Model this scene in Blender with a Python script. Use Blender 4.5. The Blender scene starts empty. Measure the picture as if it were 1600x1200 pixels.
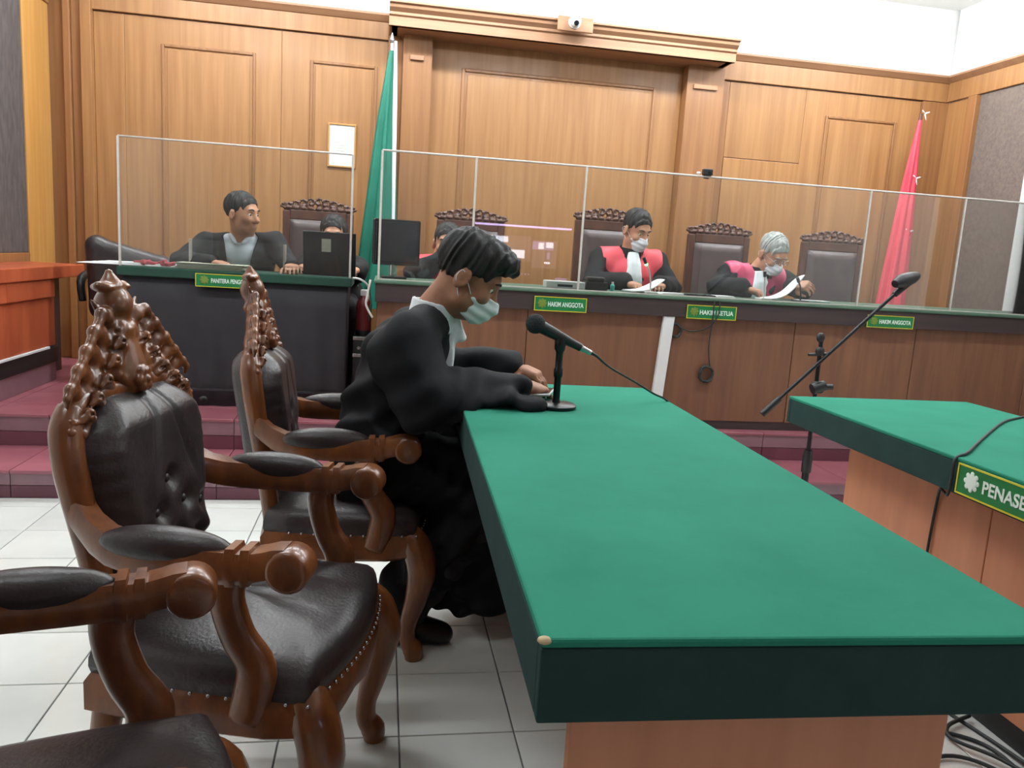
import bpy, math, random
import numpy as np
from mathutils import Vector, Matrix
random.seed(4); rng = np.random.default_rng(7)
SC = bpy.context.scene
COL = SC.collection
PI = math.pi

# ------------------------------------------------------------------ camera, world, lights, exposure
cd = bpy.data.cameras.new('camera'); cam = bpy.data.objects.new('camera', cd); COL.objects.link(cam)
cd.sensor_width = 36.0; cd.lens = 36.0 * 1225.3 / 1600.0; cd.clip_start = 0.02
Rv, Uv, Fv = Vector((.98546, -.15847, .0613)), Vector((-.03419, .16849, .98511)), Vector((.16644, .97288, -.16062))
cam.matrix_world = Matrix(((Rv.x, Uv.x, -Fv.x, 0), (Rv.y, Uv.y, -Fv.y, 0), (Rv.z, Uv.z, -Fv.z, 1.234), (0, 0, 0, 1)))
SC.camera = cam
W = bpy.data.worlds.new('world'); SC.world = W; W.use_nodes = True
W.node_tree.nodes['Background'].inputs[0].default_value = (.75, .85, 1, 1)
W.node_tree.nodes['Background'].inputs[1].default_value = .25
CEIL = 3.45
# bare tube lamps hung below the ceiling: (x, y, strength)
LAMPS = [(-1.2, 5.2, 1.0), (.4, 5.2, 1.0), (2.1, 5.2, 1.0), (3.6, 5.2, 1.0), (-1.0, 3.2, .8), (1.2, 3.2, .8), (3.2, 3.2, .8), (-1.0, .9, .32), (2.6, .9, .32)]
for (lx, ly, e) in LAMPS:
    ld = bpy.data.lights.new('tube_light', 'AREA'); ld.shape = 'RECTANGLE'; ld.size = 1.2; ld.size_y = .12
    ld.energy = 17 * e; ld.color = (.93, .98, 1.0)
    lo = bpy.data.objects.new('tube_light', ld); COL.objects.link(lo); lo.location = (lx, ly, CEIL - .20)
    for k in (-.4, 0, .4):
        ld = bpy.data.lights.new('tube_glow', 'POINT'); ld.energy = 8.5 * e; ld.color = (.93, .98, 1.0); ld.shadow_soft_size = .05
        lo = bpy.data.objects.new('tube_glow', ld); COL.objects.link(lo); lo.location = (lx + k, ly, CEIL - .24)
vs = SC.view_settings
vs.view_transform = 'Standard'; vs.look = 'None'; vs.gamma = 1.0; vs.use_curve_mapping = False; vs.exposure = 0.40
SC.cycles.use_denoising = True
SC.cycles.max_bounces = 6; SC.cycles.diffuse_bounces = 4; SC.cycles.glossy_bounces = 3; SC.cycles.transparent_max_bounces = 16; SC.cycles.adaptive_threshold = .03

# ------------------------------------------------------------------ helpers: colours and materials
def lin(c):
    return tuple(((v / 255) / 12.92 if v / 255 <= .04045 else ((v / 255 + .055) / 1.055) ** 2.4) for v in c) + (1.0,)
def mat(name, c, rough=.6, c2=None, scale=(8, 8, 8), detail=4, metal=0, bump=0, bscale=None, coat=0, spec=.5, emit=None, estr=0, vary=0, lo=.35, hi=.65, sheen=0):
    m = bpy.data.materials.new(name); m.use_nodes = True
    nt = m.node_tree; N, L = nt.nodes, nt.links; b = N['Principled BSDF']
    b.inputs['Base Color'].default_value = lin(c); b.inputs['Roughness'].default_value = rough
    b.inputs['Metallic'].default_value = metal; b.inputs['Coat Weight'].default_value = coat; b.inputs['Coat Roughness'].default_value = .15
    b.inputs['Specular IOR Level'].default_value = spec
    if sheen: b.inputs['Sheen Weight'].default_value = sheen
    if emit: b.inputs['Emission Color'].default_value = lin(emit); b.inputs['Emission Strength'].default_value = estr
    if c2 or bump:
        tc = N.new('ShaderNodeTexCoord'); mp = N.new('ShaderNodeMapping'); mp.inputs['Scale'].default_value = scale
        L.new(tc.outputs['Object'], mp.inputs['Vector'])
        if vary:
            oi = N.new('ShaderNodeObjectInfo'); ml = N.new('ShaderNodeVectorMath'); ml.operation = 'SCALE'; ml.inputs['Scale'].default_value = 37.0
            cb = N.new('ShaderNodeCombineXYZ')
            for k in range(3): L.new(oi.outputs['Random'], cb.inputs[k])
            L.new(cb.outputs[0], ml.inputs[0]); L.new(ml.outputs[0], mp.inputs['Location'])
        nz = N.new('ShaderNodeTexNoise'); nz.inputs['Detail'].default_value = detail; nz.inputs['Scale'].default_value = 1.0
        nz.inputs['Roughness'].default_value = .6
        L.new(mp.outputs[0], nz.inputs['Vector'])
        if c2:
            rp = N.new('ShaderNodeValToRGB'); rp.color_ramp.elements[0].position = lo; rp.color_ramp.elements[1].position = hi
            rp.color_ramp.elements[0].color = lin(c); rp.color_ramp.elements[1].color = lin(c2)
            L.new(nz.outputs['Fac'], rp.inputs[0]); out = rp.outputs[0]
            if vary:
                hs = N.new('ShaderNodeHueSaturation'); mr = N.new('ShaderNodeMapRange')
                mr.inputs['To Min'].default_value = 1 - vary; mr.inputs['To Max'].default_value = 1 + vary
                L.new(oi.outputs['Random'], mr.inputs[0]); L.new(mr.outputs[0], hs.inputs['Value']); L.new(out, hs.inputs['Color']); out = hs.outputs[0]
            L.new(out, b.inputs['Base Color'])
        if bump:
            bn = N.new('ShaderNodeBump'); bn.inputs['Strength'].default_value = bump; bn.inputs['Distance'].default_value = .01
            src = nz
            if bscale:
                src = N.new('ShaderNodeTexNoise'); src.inputs['Scale'].default_value = bscale; src.inputs['Detail'].default_value = 3
                L.new(tc.outputs['Object'], src.inputs['Vector'])
            L.new(src.outputs['Fac'], bn.inputs['Height']); L.new(bn.outputs[0], b.inputs['Normal'])
    return m
M = {}
M['wall_wood'] = mat('wall_wood', (150, 104, 62), .45, (168, 122, 76), (26, 26, 1.1), 5, vary=.05, coat=.15)
M['wall_wood2'] = mat('wall_wood_frame', (138, 93, 56), .45, (156, 109, 68), (30, 30, 1.0), 5, vary=.05, coat=.15)
M['cornice'] = mat('cornice_wood', (156, 114, 84), .5, (170, 128, 96), (1.2, 24, 24), 4)
M['gold_wood'] = mat('side_panel_wood', (186, 134, 68), .45, (200, 150, 84), (20, 20, 1.2), 4)
M['bench_wood'] = mat('bench_wood', (112, 74, 54), .5, (128, 87, 62), (20, 20, 1.4), 5, vary=.08)
M['fascia'] = mat('bench_fascia', (54, 42, 44), .5, (66, 52, 52), (1.5, 20, 20), 4)
M['bench_cloth'] = mat('bench_green_cloth', (62, 92, 76), .55, (84, 112, 92), (5, 5, 5), 4)
M['orange_wood'] = mat('orange_wood', (166, 76, 46), .45, (178, 88, 54), (12, 12, 2), 4, vary=.05)
M['table_wood'] = mat('table_base_wood', (192, 126, 92), .5, (204, 138, 102), (14, 14, 1.5), 4)
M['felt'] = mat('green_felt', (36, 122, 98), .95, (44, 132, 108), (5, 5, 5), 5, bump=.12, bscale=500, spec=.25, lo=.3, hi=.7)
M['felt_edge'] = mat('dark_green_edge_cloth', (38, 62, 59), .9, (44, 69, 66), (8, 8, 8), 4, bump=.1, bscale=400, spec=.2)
M['felt_dark'] = mat('dark_green_cloth', (24, 62, 50), .8, (30, 70, 56), (6, 6, 6), 4)
M['black_cloth'] = mat('black_desk_cloth', (40, 38, 43), .8, (46, 44, 48), (5, 5, 5), 3)
M['tile'] = mat('white_floor_tile', (222, 224, 220), .16, (206, 208, 204), (1.3, 1.3, 1.3), 5, vary=.03, spec=.5)
M['grout'] = mat('grout', (96, 98, 100), .9, (110, 110, 112), (9, 9, 9), 3)
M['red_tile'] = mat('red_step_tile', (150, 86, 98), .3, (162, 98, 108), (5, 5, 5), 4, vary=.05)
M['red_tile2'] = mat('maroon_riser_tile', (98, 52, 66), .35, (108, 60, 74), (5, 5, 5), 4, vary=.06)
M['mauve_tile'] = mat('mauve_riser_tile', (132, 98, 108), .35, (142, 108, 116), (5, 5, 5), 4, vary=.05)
M['plaster'] = mat('white_plaster', (240, 240, 238), .9, (234, 234, 232), (2, 2, 2), 3)
M['rear_paint'] = mat('brown_rear_wall', (124, 106, 92), .8, (132, 114, 100), (3, 3, 3), 3)
M['white_paint'] = mat('white_paint', (232, 236, 236), .5, (224, 228, 230), (6, 6, 6), 3)
M['acoustic'] = mat('grey_brown_acoustic_fabric', (104, 92, 86), .95, (120, 106, 98), (40, 40, 40), 4, bump=.3)
M['acoustic_dark'] = mat('dark_acoustic_fabric', (74, 68, 68), .95, (92, 84, 82), (30, 30, 8), 4, bump=.3)
M['carved'] = mat('polished_carved_wood', (90, 48, 25), .3, (136, 80, 40), (14, 14, 5), 5, coat=.35, bump=.06, bscale=60)
M['carved_dark'] = mat('dark_carved_wood', (72, 42, 32), .4, (96, 58, 42), (14, 14, 6), 4, coat=.2)
M['leather'] = mat('dark_brown_leather', (44, 37, 38), .36, (58, 49, 49), (10, 10, 10), 4, bump=.12, bscale=130, spec=.5)
M['leather2'] = mat('brown_grey_leather', (74, 60, 60), .42, (86, 72, 70), (10, 10, 10), 4, bump=.1, bscale=120)
M['black'] = mat('black_plastic', (24, 25, 27), .45, (32, 33, 35), (30, 30, 30), 3)
M['black_metal'] = mat('black_metal', (22, 23, 25), .35, (30, 30, 32), (30, 30, 30), 3, metal=.3)
M['foam'] = mat('black_foam', (34, 37, 40), .95, (46, 50, 52), (180, 180, 180), 2, bump=.5)
M['steel'] = mat('steel', (190, 190, 192), .25, (170, 170, 172), (20, 20, 20), 3, metal=.9)
M['screen_off'] = mat('dark_screen', (30, 33, 36), .18, (36, 40, 42), (3, 3, 3), 3)
M['robe'] = mat('black_robe_cloth', (12, 13, 17), .8, (19, 21, 26), (16, 16, 8), 4, bump=.2, spec=.3)
M['blazer'] = mat('black_blazer', (16, 16, 18), .85, (22, 22, 25), (20, 20, 20), 4, bump=.1)
M['trouser'] = mat('dark_trousers', (22, 24, 30), .8, (30, 32, 38), (20, 20, 8), 4, bump=.2)
M['shoe'] = mat('black_leather_shoe', (16, 16, 18), .3, (24, 24, 26), (20, 20, 20), 3)
M['shirt'] = mat('white_shirt', (214, 222, 230), .8, (200, 210, 220), (12, 12, 6), 4, bump=.15)
M['white_cloth'] = mat('white_cotton', (236, 240, 242), .8, (222, 228, 232), (30, 30, 4), 3, bump=.1)
M['mask'] = mat('pale_blue_mask', (224, 234, 234), .8, (212, 224, 226), (10, 10, 40), 3, bump=.1)
M['mask_w'] = mat('white_mask', (222, 222, 228), .8, (208, 208, 216), (10, 10, 40), 3, bump=.1)
M['bib_red'] = mat('red_satin', (222, 68, 82), .55, (232, 82, 94), (8, 8, 4), 3, bump=.08)
M['bib_pink'] = mat('magenta_satin', (192, 60, 98), .45, (210, 82, 118), (8, 8, 4), 3, bump=.08)
M['skin'] = mat('brown_skin', (150, 100, 74), .55, (162, 112, 86), (14, 14, 14), 4, bump=.05, bscale=150)
M['skin2'] = mat('tan_skin', (176, 124, 96), .55, (188, 136, 106), (14, 14, 14), 4, bump=.05, bscale=150)
M['hair'] = mat('black_hair', (11, 10, 10), .65, (26, 24, 23), (60, 60, 14), 5, bump=.5)
M['hair_grey'] = mat('grey_hair', (138, 140, 138), .7, (176, 178, 176), (60, 60, 14), 5, bump=.5)
M['eye'] = mat('eye_white', (220, 216, 210), .3, (214, 210, 204), (9, 9, 9), 2)
M['iris'] = mat('dark_iris', (24, 18, 15), .2, (30, 22, 18), (9, 9, 9), 2)
M['paper'] = mat('paper', (238, 240, 240), .8, (230, 232, 232), (7, 7, 7), 3)
M['paper_old'] = mat('buff_paper', (196, 198, 178), .8, (184, 186, 166), (7, 30, 60), 3)
M['red_cloth'] = mat('dark_red_cloth', (150, 40, 50), .75, (168, 54, 62), (12, 12, 12), 3, bump=.2)
M['sign_green'] = mat('sign_green', (18, 112, 58), .45, (22, 120, 64), (6, 6, 6), 3)
M['sign_yellow'] = mat('sign_yellow', (208, 196, 52), .5, (196, 184, 44), (9, 9, 9), 3)
M['sign_white'] = mat('sign_white', (226, 240, 230), .5, (216, 232, 222), (9, 9, 9), 3)
M['emblem'] = mat('emblem_olive', (120, 140, 50), .5, (96, 120, 44), (60, 60, 60), 3)
M['flag_green'] = mat('green_flag_satin', (20, 104, 84), .5, (28, 120, 98), (10, 10, 2), 3, bump=.05)
M['flag_red'] = mat('red_flag_satin', (208, 60, 78), .5, (218, 74, 90), (10, 10, 2), 3)
M['teal'] = mat('teal_plastic', (70, 190, 180), .4, (60, 176, 168), (9, 9, 9), 3)
M['led'] = mat('green_led', (120, 255, 150), .4, emit=(120, 255, 150), estr=3)
M['dark_red'] = mat('dark_red_plastic', (112, 34, 38), .4, (122, 44, 46), (9, 9, 9), 3)
M['plastic_white'] = mat('white_plastic', (226, 228, 226), .35, (218, 220, 218), (9, 9, 9), 3)
M['lamp'] = mat('lit_diffuser', (255, 255, 255), .5, emit=(238, 248, 255), estr=6)
M['cable'] = mat('dark_cable', (36, 44, 44), .55, (44, 52, 50), (30, 30, 30), 3)
M['chip'] = mat('bare_board_edge', (196, 176, 140), .9, (180, 160, 124), (60, 60, 60), 3)
M['lens'] = mat('dark_lens', (20, 22, 26), .08, (26, 28, 32), (9, 9, 9), 2)
def mk_acrylic():
    m = bpy.data.materials.new('clear_acrylic'); m.use_nodes = True; nt = m.node_tree; N, L = nt.nodes, nt.links
    N.remove(N['Principled BSDF']); out = N['Material Output']
    tr = N.new('ShaderNodeBsdfTransparent'); tr.inputs[0].default_value = (.97, .985, .98, 1)
    gl = N.new('ShaderNodeBsdfGlossy'); gl.inputs['Roughness'].default_value = .015
    df = N.new('ShaderNodeBsdfDiffuse'); df.inputs[0].default_value = (.85, .88, .9, 1)
    fr = N.new('ShaderNodeFresnel'); fr.inputs[0].default_value = 1.5
    nz = N.new('ShaderNodeTexNoise'); nz.inputs['Scale'].default_value = 2.5; mr = N.new('ShaderNodeMapRange')
    mr.inputs['To Min'].default_value = .004; mr.inputs['To Max'].default_value = .03
    L.new(nz.outputs['Fac'], mr.inputs[0])
    m1 = N.new('ShaderNodeMixShader'); m2 = N.new('ShaderNodeMixShader')
    L.new(mr.outputs[0], m1.inputs[0]); L.new(tr.outputs[0], m1.inputs[1]); L.new(df.outputs[0], m1.inputs[2])
    L.new(fr.outputs[0], m2.inputs[0]); L.new(m1.outputs[0], m2.inputs[1]); L.new(gl.outputs[0], m2.inputs[2])
    L.new(m2.outputs[0], out.inputs[0]); return m
M['acrylic'] = mk_acrylic()
M['acrylic_edge'] = mat('acrylic_edge', (196, 190, 182), .35, (208, 202, 194), (20, 20, 20), 3)

# ------------------------------------------------------------------ helpers: objects
def link(name, me, m, parent=None, smooth=None, bevel=0, loc=None):
    o = bpy.data.objects.new(name, me); COL.objects.link(o)
    if m is not None and not me.materials:
        for k in (m if isinstance(m, (list, tuple)) else [m]): me.materials.append(M[k] if isinstance(k, str) else k)
    if smooth is not None:
        me.polygons.foreach_set('use_smooth', [True] * len(me.polygons))
        if smooth < 3: me.set_sharp_from_angle(angle=smooth)
    if bevel:
        b = o.modifiers.new('bevel', 'BEVEL'); b.width = bevel; b.segments = 2; b.limit_method = 'ANGLE'; b.angle_limit = .6
    if parent is not None: o.parent = parent
    if loc is not None: o.location = loc
    return o
def tag(o, label, cat, group=None):
    o['label'] = label; o['category'] = cat
    if group: o['group'] = group
    return o
def struct(o): o['kind'] = 'structure'; return o
def thing(name, label, cat, loc=(0, 0, 0), rz=0, group=None):
    o = bpy.data.objects.new(name, None); COL.objects.link(o); o.location = loc; o.rotation_euler = (0, 0, rz); o.empty_display_size = .1
    return tag(o, label, cat, group)
def copy_tree(o, parent=None):
    c = o.copy(); COL.objects.link(c); c.parent = parent
    for ch in list(o.children): copy_tree(ch, c)
    return c
class MB:
    def __init__(s): s.v = []; s.f = []
    def add(s, vs, fs):
        n = len(s.v); s.v += [tuple(map(float, p)) for p in vs]; s.f += [tuple(i + n for i in f) for f in fs]; return s
    def box(s, lo, hi, R=None, c=None):
        x0, y0, z0 = lo; x1, y1, z1 = hi
        vs = [(x0, y0, z0), (x1, y0, z0), (x1, y1, z0), (x0, y1, z0), (x0, y0, z1), (x1, y0, z1), (x1, y1, z1), (x0, y1, z1)]
        if R is not None: c = Vector(c or (0, 0, 0)); vs = [R @ (Vector(p) - c) + c for p in vs]
        return s.add(vs, [(3, 2, 1, 0), (4, 5, 6, 7), (0, 1, 5, 4), (1, 2, 6, 5), (2, 3, 7, 6), (3, 0, 4, 7)])
    def tube(s, pts, rad, n=10, sub=0, flat=None, caps=True):
        pts = [Vector(p) for p in pts]
        if not isinstance(rad, (list, tuple)): rad = [rad] * len(pts)
        if sub:
            P, Rr = [], []
            for i in range(len(pts) - 1):
                p0, p1, p2, p3 = pts[max(i - 1, 0)], pts[i], pts[i + 1], pts[min(i + 2, len(pts) - 1)]
                for k in range(sub):
                    t = k / sub
                    P.append(.5 * ((2 * p1) + (p2 - p0) * t + (2 * p0 - 5 * p1 + 4 * p2 - p3) * t * t + (3 * p1 - p0 - 3 * p2 + p3) * t ** 3)); Rr.append(rad[i] * (1 - t) + rad[i + 1] * t)
            pts, rad = P + [pts[-1]], Rr + [rad[-1]]
        T0 = (pts[1] - pts[0]).normalized(); U = T0.orthogonal().normalized() if flat is None else (Vector(flat[0]) - T0 * Vector(flat[0]).dot(T0)).normalized()
        vs, fs = [], []
        for i, p in enumerate(pts):
            T = (pts[min(i + 1, len(pts) - 1)] - pts[max(i - 1, 0)]).normalized()
            U = (U - T * U.dot(T)).normalized(); V = T.cross(U)
            for k in range(n):
                a = 2 * PI * k / n; w = flat[1] if flat else 1
                vs.append(p + (U * math.cos(a) * w + V * math.sin(a)) * rad[i])
        m = len(pts)
        for i in range(m - 1):
            for k in range(n): fs.append((i * n + k, i * n + (k + 1) % n, (i + 1) * n + (k + 1) % n, (i + 1) * n + k))
        if caps: fs.append(tuple(range(n - 1, -1, -1))); fs.append(tuple((m - 1) * n + k for k in range(n)))
        return s.add(vs, fs)
    def lathe(s, prof, n=24, c=(0, 0, 0), axis=None):
        c = Vector(c); Q = Vector((0, 0, 1)).rotation_difference(Vector(axis)).to_matrix() if axis is not None else Matrix.Identity(3)
        vs, fs = [], []
        for r, z in prof:
            for k in range(n): a = 2 * PI * k / n; vs.append(c + Q @ Vector((r * math.cos(a), r * math.sin(a), z)))
        m = len(prof)
        for i in range(m - 1):
            for k in range(n): fs.append((i * n + k, i * n + (k + 1) % n, (i + 1) * n + (k + 1) % n, (i + 1) * n + k))
        fs.append(tuple(range(n - 1, -1, -1))); fs.append(tuple((m - 1) * n + k for k in range(n)))
        return s.add(vs, fs)
    def sphere(s, c, r, n=12, m=8):
        r = r if isinstance(r, (list, tuple)) else (r, r, r)
        vs = [(c[0], c[1], c[2] - r[2])]; fs = []
        for i in range(1, m):
            t = PI * i / m
            for k in range(n): a = 2 * PI * k / n; vs.append((c[0] + r[0] * math.sin(t) * math.cos(a), c[1] + r[1] * math.sin(t) * math.sin(a), c[2] - r[2] * math.cos(t)))
        vs.append((c[0], c[1], c[2] + r[2])); e = len(vs) - 1
        for k in range(n):
            fs.append((0, 1 + (k + 1) % n, 1 + k)); fs.append((e, 1 + (m - 2) * n + k, 1 + (m - 2) * n + (k + 1) % n))
            for i in range(m - 2): a = 1 + i * n; fs.append((a + k, a + (k + 1) % n, a + n + (k + 1) % n, a + n + k))
        return s.add(vs, fs)
    def prism(s, poly, d0, d1, ax='x'):
        n = len(poly)
        def P(u, v, d): return {'x': (d, u, v), 'y': (u, d, v), 'z': (u, v, d)}[ax]
        vs = [P(u, v, d0) for u, v in poly] + [P(u, v, d1) for u, v in poly]
        return s.add(vs, [tuple(range(n)), tuple(range(2 * n - 1, n - 1, -1))] + [(i, i + n, (i + 1) % n + n, (i + 1) % n) for i in range(n)])
    def grid(s, nu, nv, fn):
        vs = [fn(i / (nu - 1), j / (nv - 1)) for j in range(nv) for i in range(nu)]
        return s.add(vs, [(j * nu + i, j * nu + i + 1, (j + 1) * nu + i + 1, (j + 1) * nu + i) for j in range(nv - 1) for i in range(nu - 1)])
    def mesh(s, name):
        me = bpy.data.meshes.new(name); me.from_pydata(s.v, [], s.f); me.update()
        import bmesh
        bm = bmesh.new(); bm.from_mesh(me); bmesh.ops.recalc_face_normals(bm, faces=bm.faces); bm.to_mesh(me); bm.free()
        return me
    def obj(s, name, m, parent=None, smooth=None, bevel=0, loc=None): return link(name, s.mesh(name), m, parent, smooth, bevel, loc)
def solid(o, t):
    m = o.modifiers.new('thickness', 'SOLIDIFY'); m.thickness = t; m.offset = 0; return o

# ---- signed-distance fields meshed with surface nets: smooth organic shapes
class Fld:
    def __init__(s, lo, hi, h):
        s.lo = np.array(lo, float); s.h = h; s.n = [int(math.ceil((b - a) / h)) + 1 for a, b in zip(lo, hi)]
        s.ax = [(s.lo[i] + h * np.arange(s.n[i])).astype('f4') for i in range(3)]
        s.d = np.full(s.n, .3, 'f4')
    def like(s): f = Fld.__new__(Fld); f.lo, f.h, f.n, f.ax, f.d = s.lo, s.h, s.n, s.ax, s.d.copy(); return f
    def xyz(s): return s.ax[0][:, None, None], s.ax[1][None, :, None], s.ax[2][None, None, :]
    def win(s, lo, hi):
        sl = []
        for i in range(3):
            a = max(0, int((lo[i] - s.lo[i]) / s.h)); b = min(s.n[i], int((hi[i] - s.lo[i]) / s.h) + 2)
            if b <= a: return None
            sl.append(slice(a, b))
        return tuple(sl)
    def put(s, sl, e, k, op):
        a = s.d[sl]
        if op == 'u':
            h = np.maximum(k - np.abs(a - e), 0) / k; s.d[sl] = np.minimum(a, e) - h * h * k * .25
        else:
            e = -e; h = np.maximum(k - np.abs(a - e), 0) / k; s.d[sl] = np.maximum(a, e) + h * h * k * .25
    def cone(s, a, b, ra, rb, k=.02, op='u', wide=None):
        a = np.array(a, float); b = np.array(b, float); w = 1 if wide is None else wide[1]
        pad = max(ra, rb) * max(w, 1) + k + .03
        sl = s.win(np.minimum(a, b) - pad, np.maximum(a, b) + pad)
        if sl is None: return s
        P = [s.ax[0][sl[0]][:, None, None], s.ax[1][sl[1]][None, :, None], s.ax[2][sl[2]][None, None, :]]
        q = [P[i] - np.float32(a[i]) for i in range(3)]; ba = b - a
        if wide is not None:
            nv = np.array(wide[0], float); nv /= np.linalg.norm(nv); dn = q[0] * nv[0] + q[1] * nv[1] + q[2] * nv[2]; g = (1 - 1 / w)
            q = [q[i] - dn * np.float32(nv[i] * g) for i in range(3)]; ba = ba - nv * (ba @ nv) * g
        t = np.clip((q[0] * ba[0] + q[1] * ba[1] + q[2] * ba[2]) / max(ba @ ba, 1e-9), 0, 1).astype('f4')
        e = np.sqrt(sum((q[i] - t * np.float32(ba[i])) ** 2 for i in range(3))) - (ra + (rb - ra) * t)
        s.put(sl, e.astype('f4'), k, op); return s
    def ell(s, c, r, R=None, k=.02, op='u'):
        c = np.array(c, float); pad = max(r) + k + .03; sl = s.win(c - pad, c + pad)
        if sl is None: return s
        q = [s.ax[0][sl[0]][:, None, None] - c[0], s.ax[1][sl[1]][None, :, None] - c[1], s.ax[2][sl[2]][None, None, :] - c[2]]
        if R is not None: q = [q[0] * R[0][i] + q[1] * R[1][i] + q[2] * R[2][i] for i in range(3)]
        k0 = np.sqrt(sum((q[i] / r[i]) ** 2 for i in range(3))); k1 = np.sqrt(sum((q[i] / r[i] ** 2) ** 2 for i in range(3)))
        s.put(sl, (k0 * (k0 - 1) / np.maximum(k1, 1e-6)).astype('f4'), k, op); return s
    def box(s, lo, hi, k=.01, op='u', r=0):
        pad = k + .03; sl = s.win(np.array(lo) - pad, np.array(hi) + pad)
        if sl is None: return s
        q = [np.abs(s.ax[i][sl[i]] - (lo[i] + hi[i]) / 2) - (hi[i] - lo[i]) / 2 + r for i in range(3)]
        q = [q[0][:, None, None], q[1][None, :, None], q[2][None, None, :]]
        e = np.sqrt(sum(np.maximum(x, 0) ** 2 for x in q)) + np.minimum(np.maximum(np.maximum(q[0], q[1]), q[2]), 0) - r
        s.put(sl, e.astype('f4'), k, op); return s
    def mesh(s, name):
        v = s.d; n = s.n; ins = v < 0
        c = [ins[a:n[0] - 1 + a, b:n[1] - 1 + b, d:n[2] - 1 + d] for a in (0, 1) for b in (0, 1) for d in (0, 1)]
        cnt = np.zeros(c[0].shape, 'i1')
        for x in c: cnt += x
        I = np.argwhere((cnt > 0) & (cnt < 8)); ids = np.full(cnt.shape, -1, 'i4'); ids[tuple(I.T)] = np.arange(len(I))
        pos = np.zeros((len(I), 3)); num = np.zeros(len(I))
        for a in range(8):
            oa = np.array([a >> 2 & 1, a >> 1 & 1, a & 1])
            for ax in range(3):
                if oa[ax]: continue
                ob = oa.copy(); ob[ax] = 1
                va = v[tuple((I + oa).T)]; vb = v[tuple((I + ob).T)]; x = (va < 0) != (vb < 0)
                t = np.where(x, va / np.where(x, va - vb, 1), 0); w = oa[None, :] + t[:, None] * (ob - oa)[None, :]
                pos += w * x[:, None]; num += x
        P = s.lo + (I + pos / num[:, None]) * s.h
        F = []
        for ax in range(3):
            u, w = (ax + 1) % 3, (ax + 2) % 3
            A = [slice(None)] * 3; B = [slice(None)] * 3; A[ax] = slice(0, n[ax] - 1); B[ax] = slice(1, n[ax])
            for q in (A, B): q[u] = slice(1, n[u] - 1); q[w] = slice(1, n[w] - 1)
            ia, ib = ins[tuple(A)], ins[tuple(B)]
            E = np.argwhere(ia != ib)
            if not len(E): continue
            fl = ia[tuple(E.T)]; E = E.copy(); E[:, u] += 1; E[:, w] += 1
            def g(du, dw): Q = E.copy(); Q[:, u] += du; Q[:, w] += dw; return ids[tuple(Q.T)]
            q = np.stack([g(-1, -1), g(0, -1), g(0, 0), g(-1, 0)], 1); q[~fl] = q[~fl][:, ::-1]; F.append(q)
        F = np.concatenate(F); F = F[(F >= 0).all(1)]
        me = bpy.data.meshes.new(name)
        me.vertices.add(len(P)); me.vertices.foreach_set('co', P.ravel()); me.loops.add(F.size); me.loops.foreach_set('vertex_index', F.ravel().astype('i4'))
        me.polygons.add(len(F)); me.polygons.foreach_set('loop_start', np.arange(0, F.size, 4, dtype='i4'))
        me.update(calc_edges=True); me.validate(); return me
    def obj(s, name, m, parent=None): return link(name, s.mesh(name), m, parent, smooth=9)

def text_obj(txt, w, h, m, parent, origin, ux, uz, depth=.0015, bold=.022):
    """flat lettering, stretched to w x h, lower left at origin, along ux, up uz"""
    cu = bpy.data.curves.new('lettering', 'FONT'); cu.body = txt; cu.size = 1; cu.offset = bold; cu.extrude = .02
    o = bpy.data.objects.new('lettering', cu); COL.objects.link(o); dg = bpy.context.evaluated_depsgraph_get()
    me = bpy.data.meshes.new_from_object(o.evaluated_get(dg)); bpy.data.objects.remove(o); bpy.data.curves.remove(cu)
    co = np.empty(len(me.vertices) * 3); me.vertices.foreach_get('co', co); co = co.reshape(-1, 3)
    mn, mx = co.min(0), co.max(0); q = (co - mn) / np.maximum(mx - mn, 1e-6)
    ux, uz = np.array(ux, float), np.array(uz, float); un = np.cross(ux, uz)
    P = np.array(origin) + q[:, :1] * ux * w + q[:, 1:2] * uz * h + q[:, 2:3] * un * depth
    me.vertices.foreach_set('co', P.ravel()); me.materials.clear(); me.update()
    return link('lettering', me, m, parent)

# ================================================================== SETTING
X0, X1, YW, YR = -2.35, 4.6, 6.2, -2.4       # left wall, right wall, back wall, rear wall behind the camera
PZ1, PZ2, PY1, PY2 = .131, .295, 3.78, 4.23   # two steps up to the platform
# ---- floor with white tiles
fl = struct(MB().box((X0 - .1, YR - .1, -.12), (X1 + .1, PY1 + .02, -.004)).obj('floor', 'grout'))
tx0, ty0, ts = .08, 2.156, .3
xs = [tx0 + ts * k for k in range(-9, 17)]; ys = [ty0 + ts * k for k in range(-6, 7)]
tm = {}
def tile_at(xa, xb, ya, yb, top, m, parent, cache, th=.012):
    key = (round(xb - xa, 3), round(yb - ya, 3), m)
    if key not in cache:
        b = MB(); w, d = xb - xa, yb - ya; g = .0022; e = .0012
        vs = [(g, g, -th), (w - g, g, -th), (w - g, d - g, -th), (g, d - g, -th), (g, g, -e), (w - g, g, -e), (w - g, d - g, -e), (g, d - g, -e), (g + e, g + e, 0), (w - g - e, g + e, 0), (w - g - e, d - g - e, 0), (g + e, d - g - e, 0)]
        b.add(vs, [(3, 2, 1, 0)] + [(i, (i + 1) % 4, (i + 1) % 4 + 4, i + 4) for i in range(4)] + [(i + 4, (i + 1) % 4 + 4, (i + 1) % 4 + 8, i + 8) for i in range(4)] + [(8, 9, 10, 11)])
        cache[key] = b.mesh('tile'); cache[key].materials.append(M[m])
    return link('tile', cache[key], None, parent, loc=(xa, ya, top))
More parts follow.
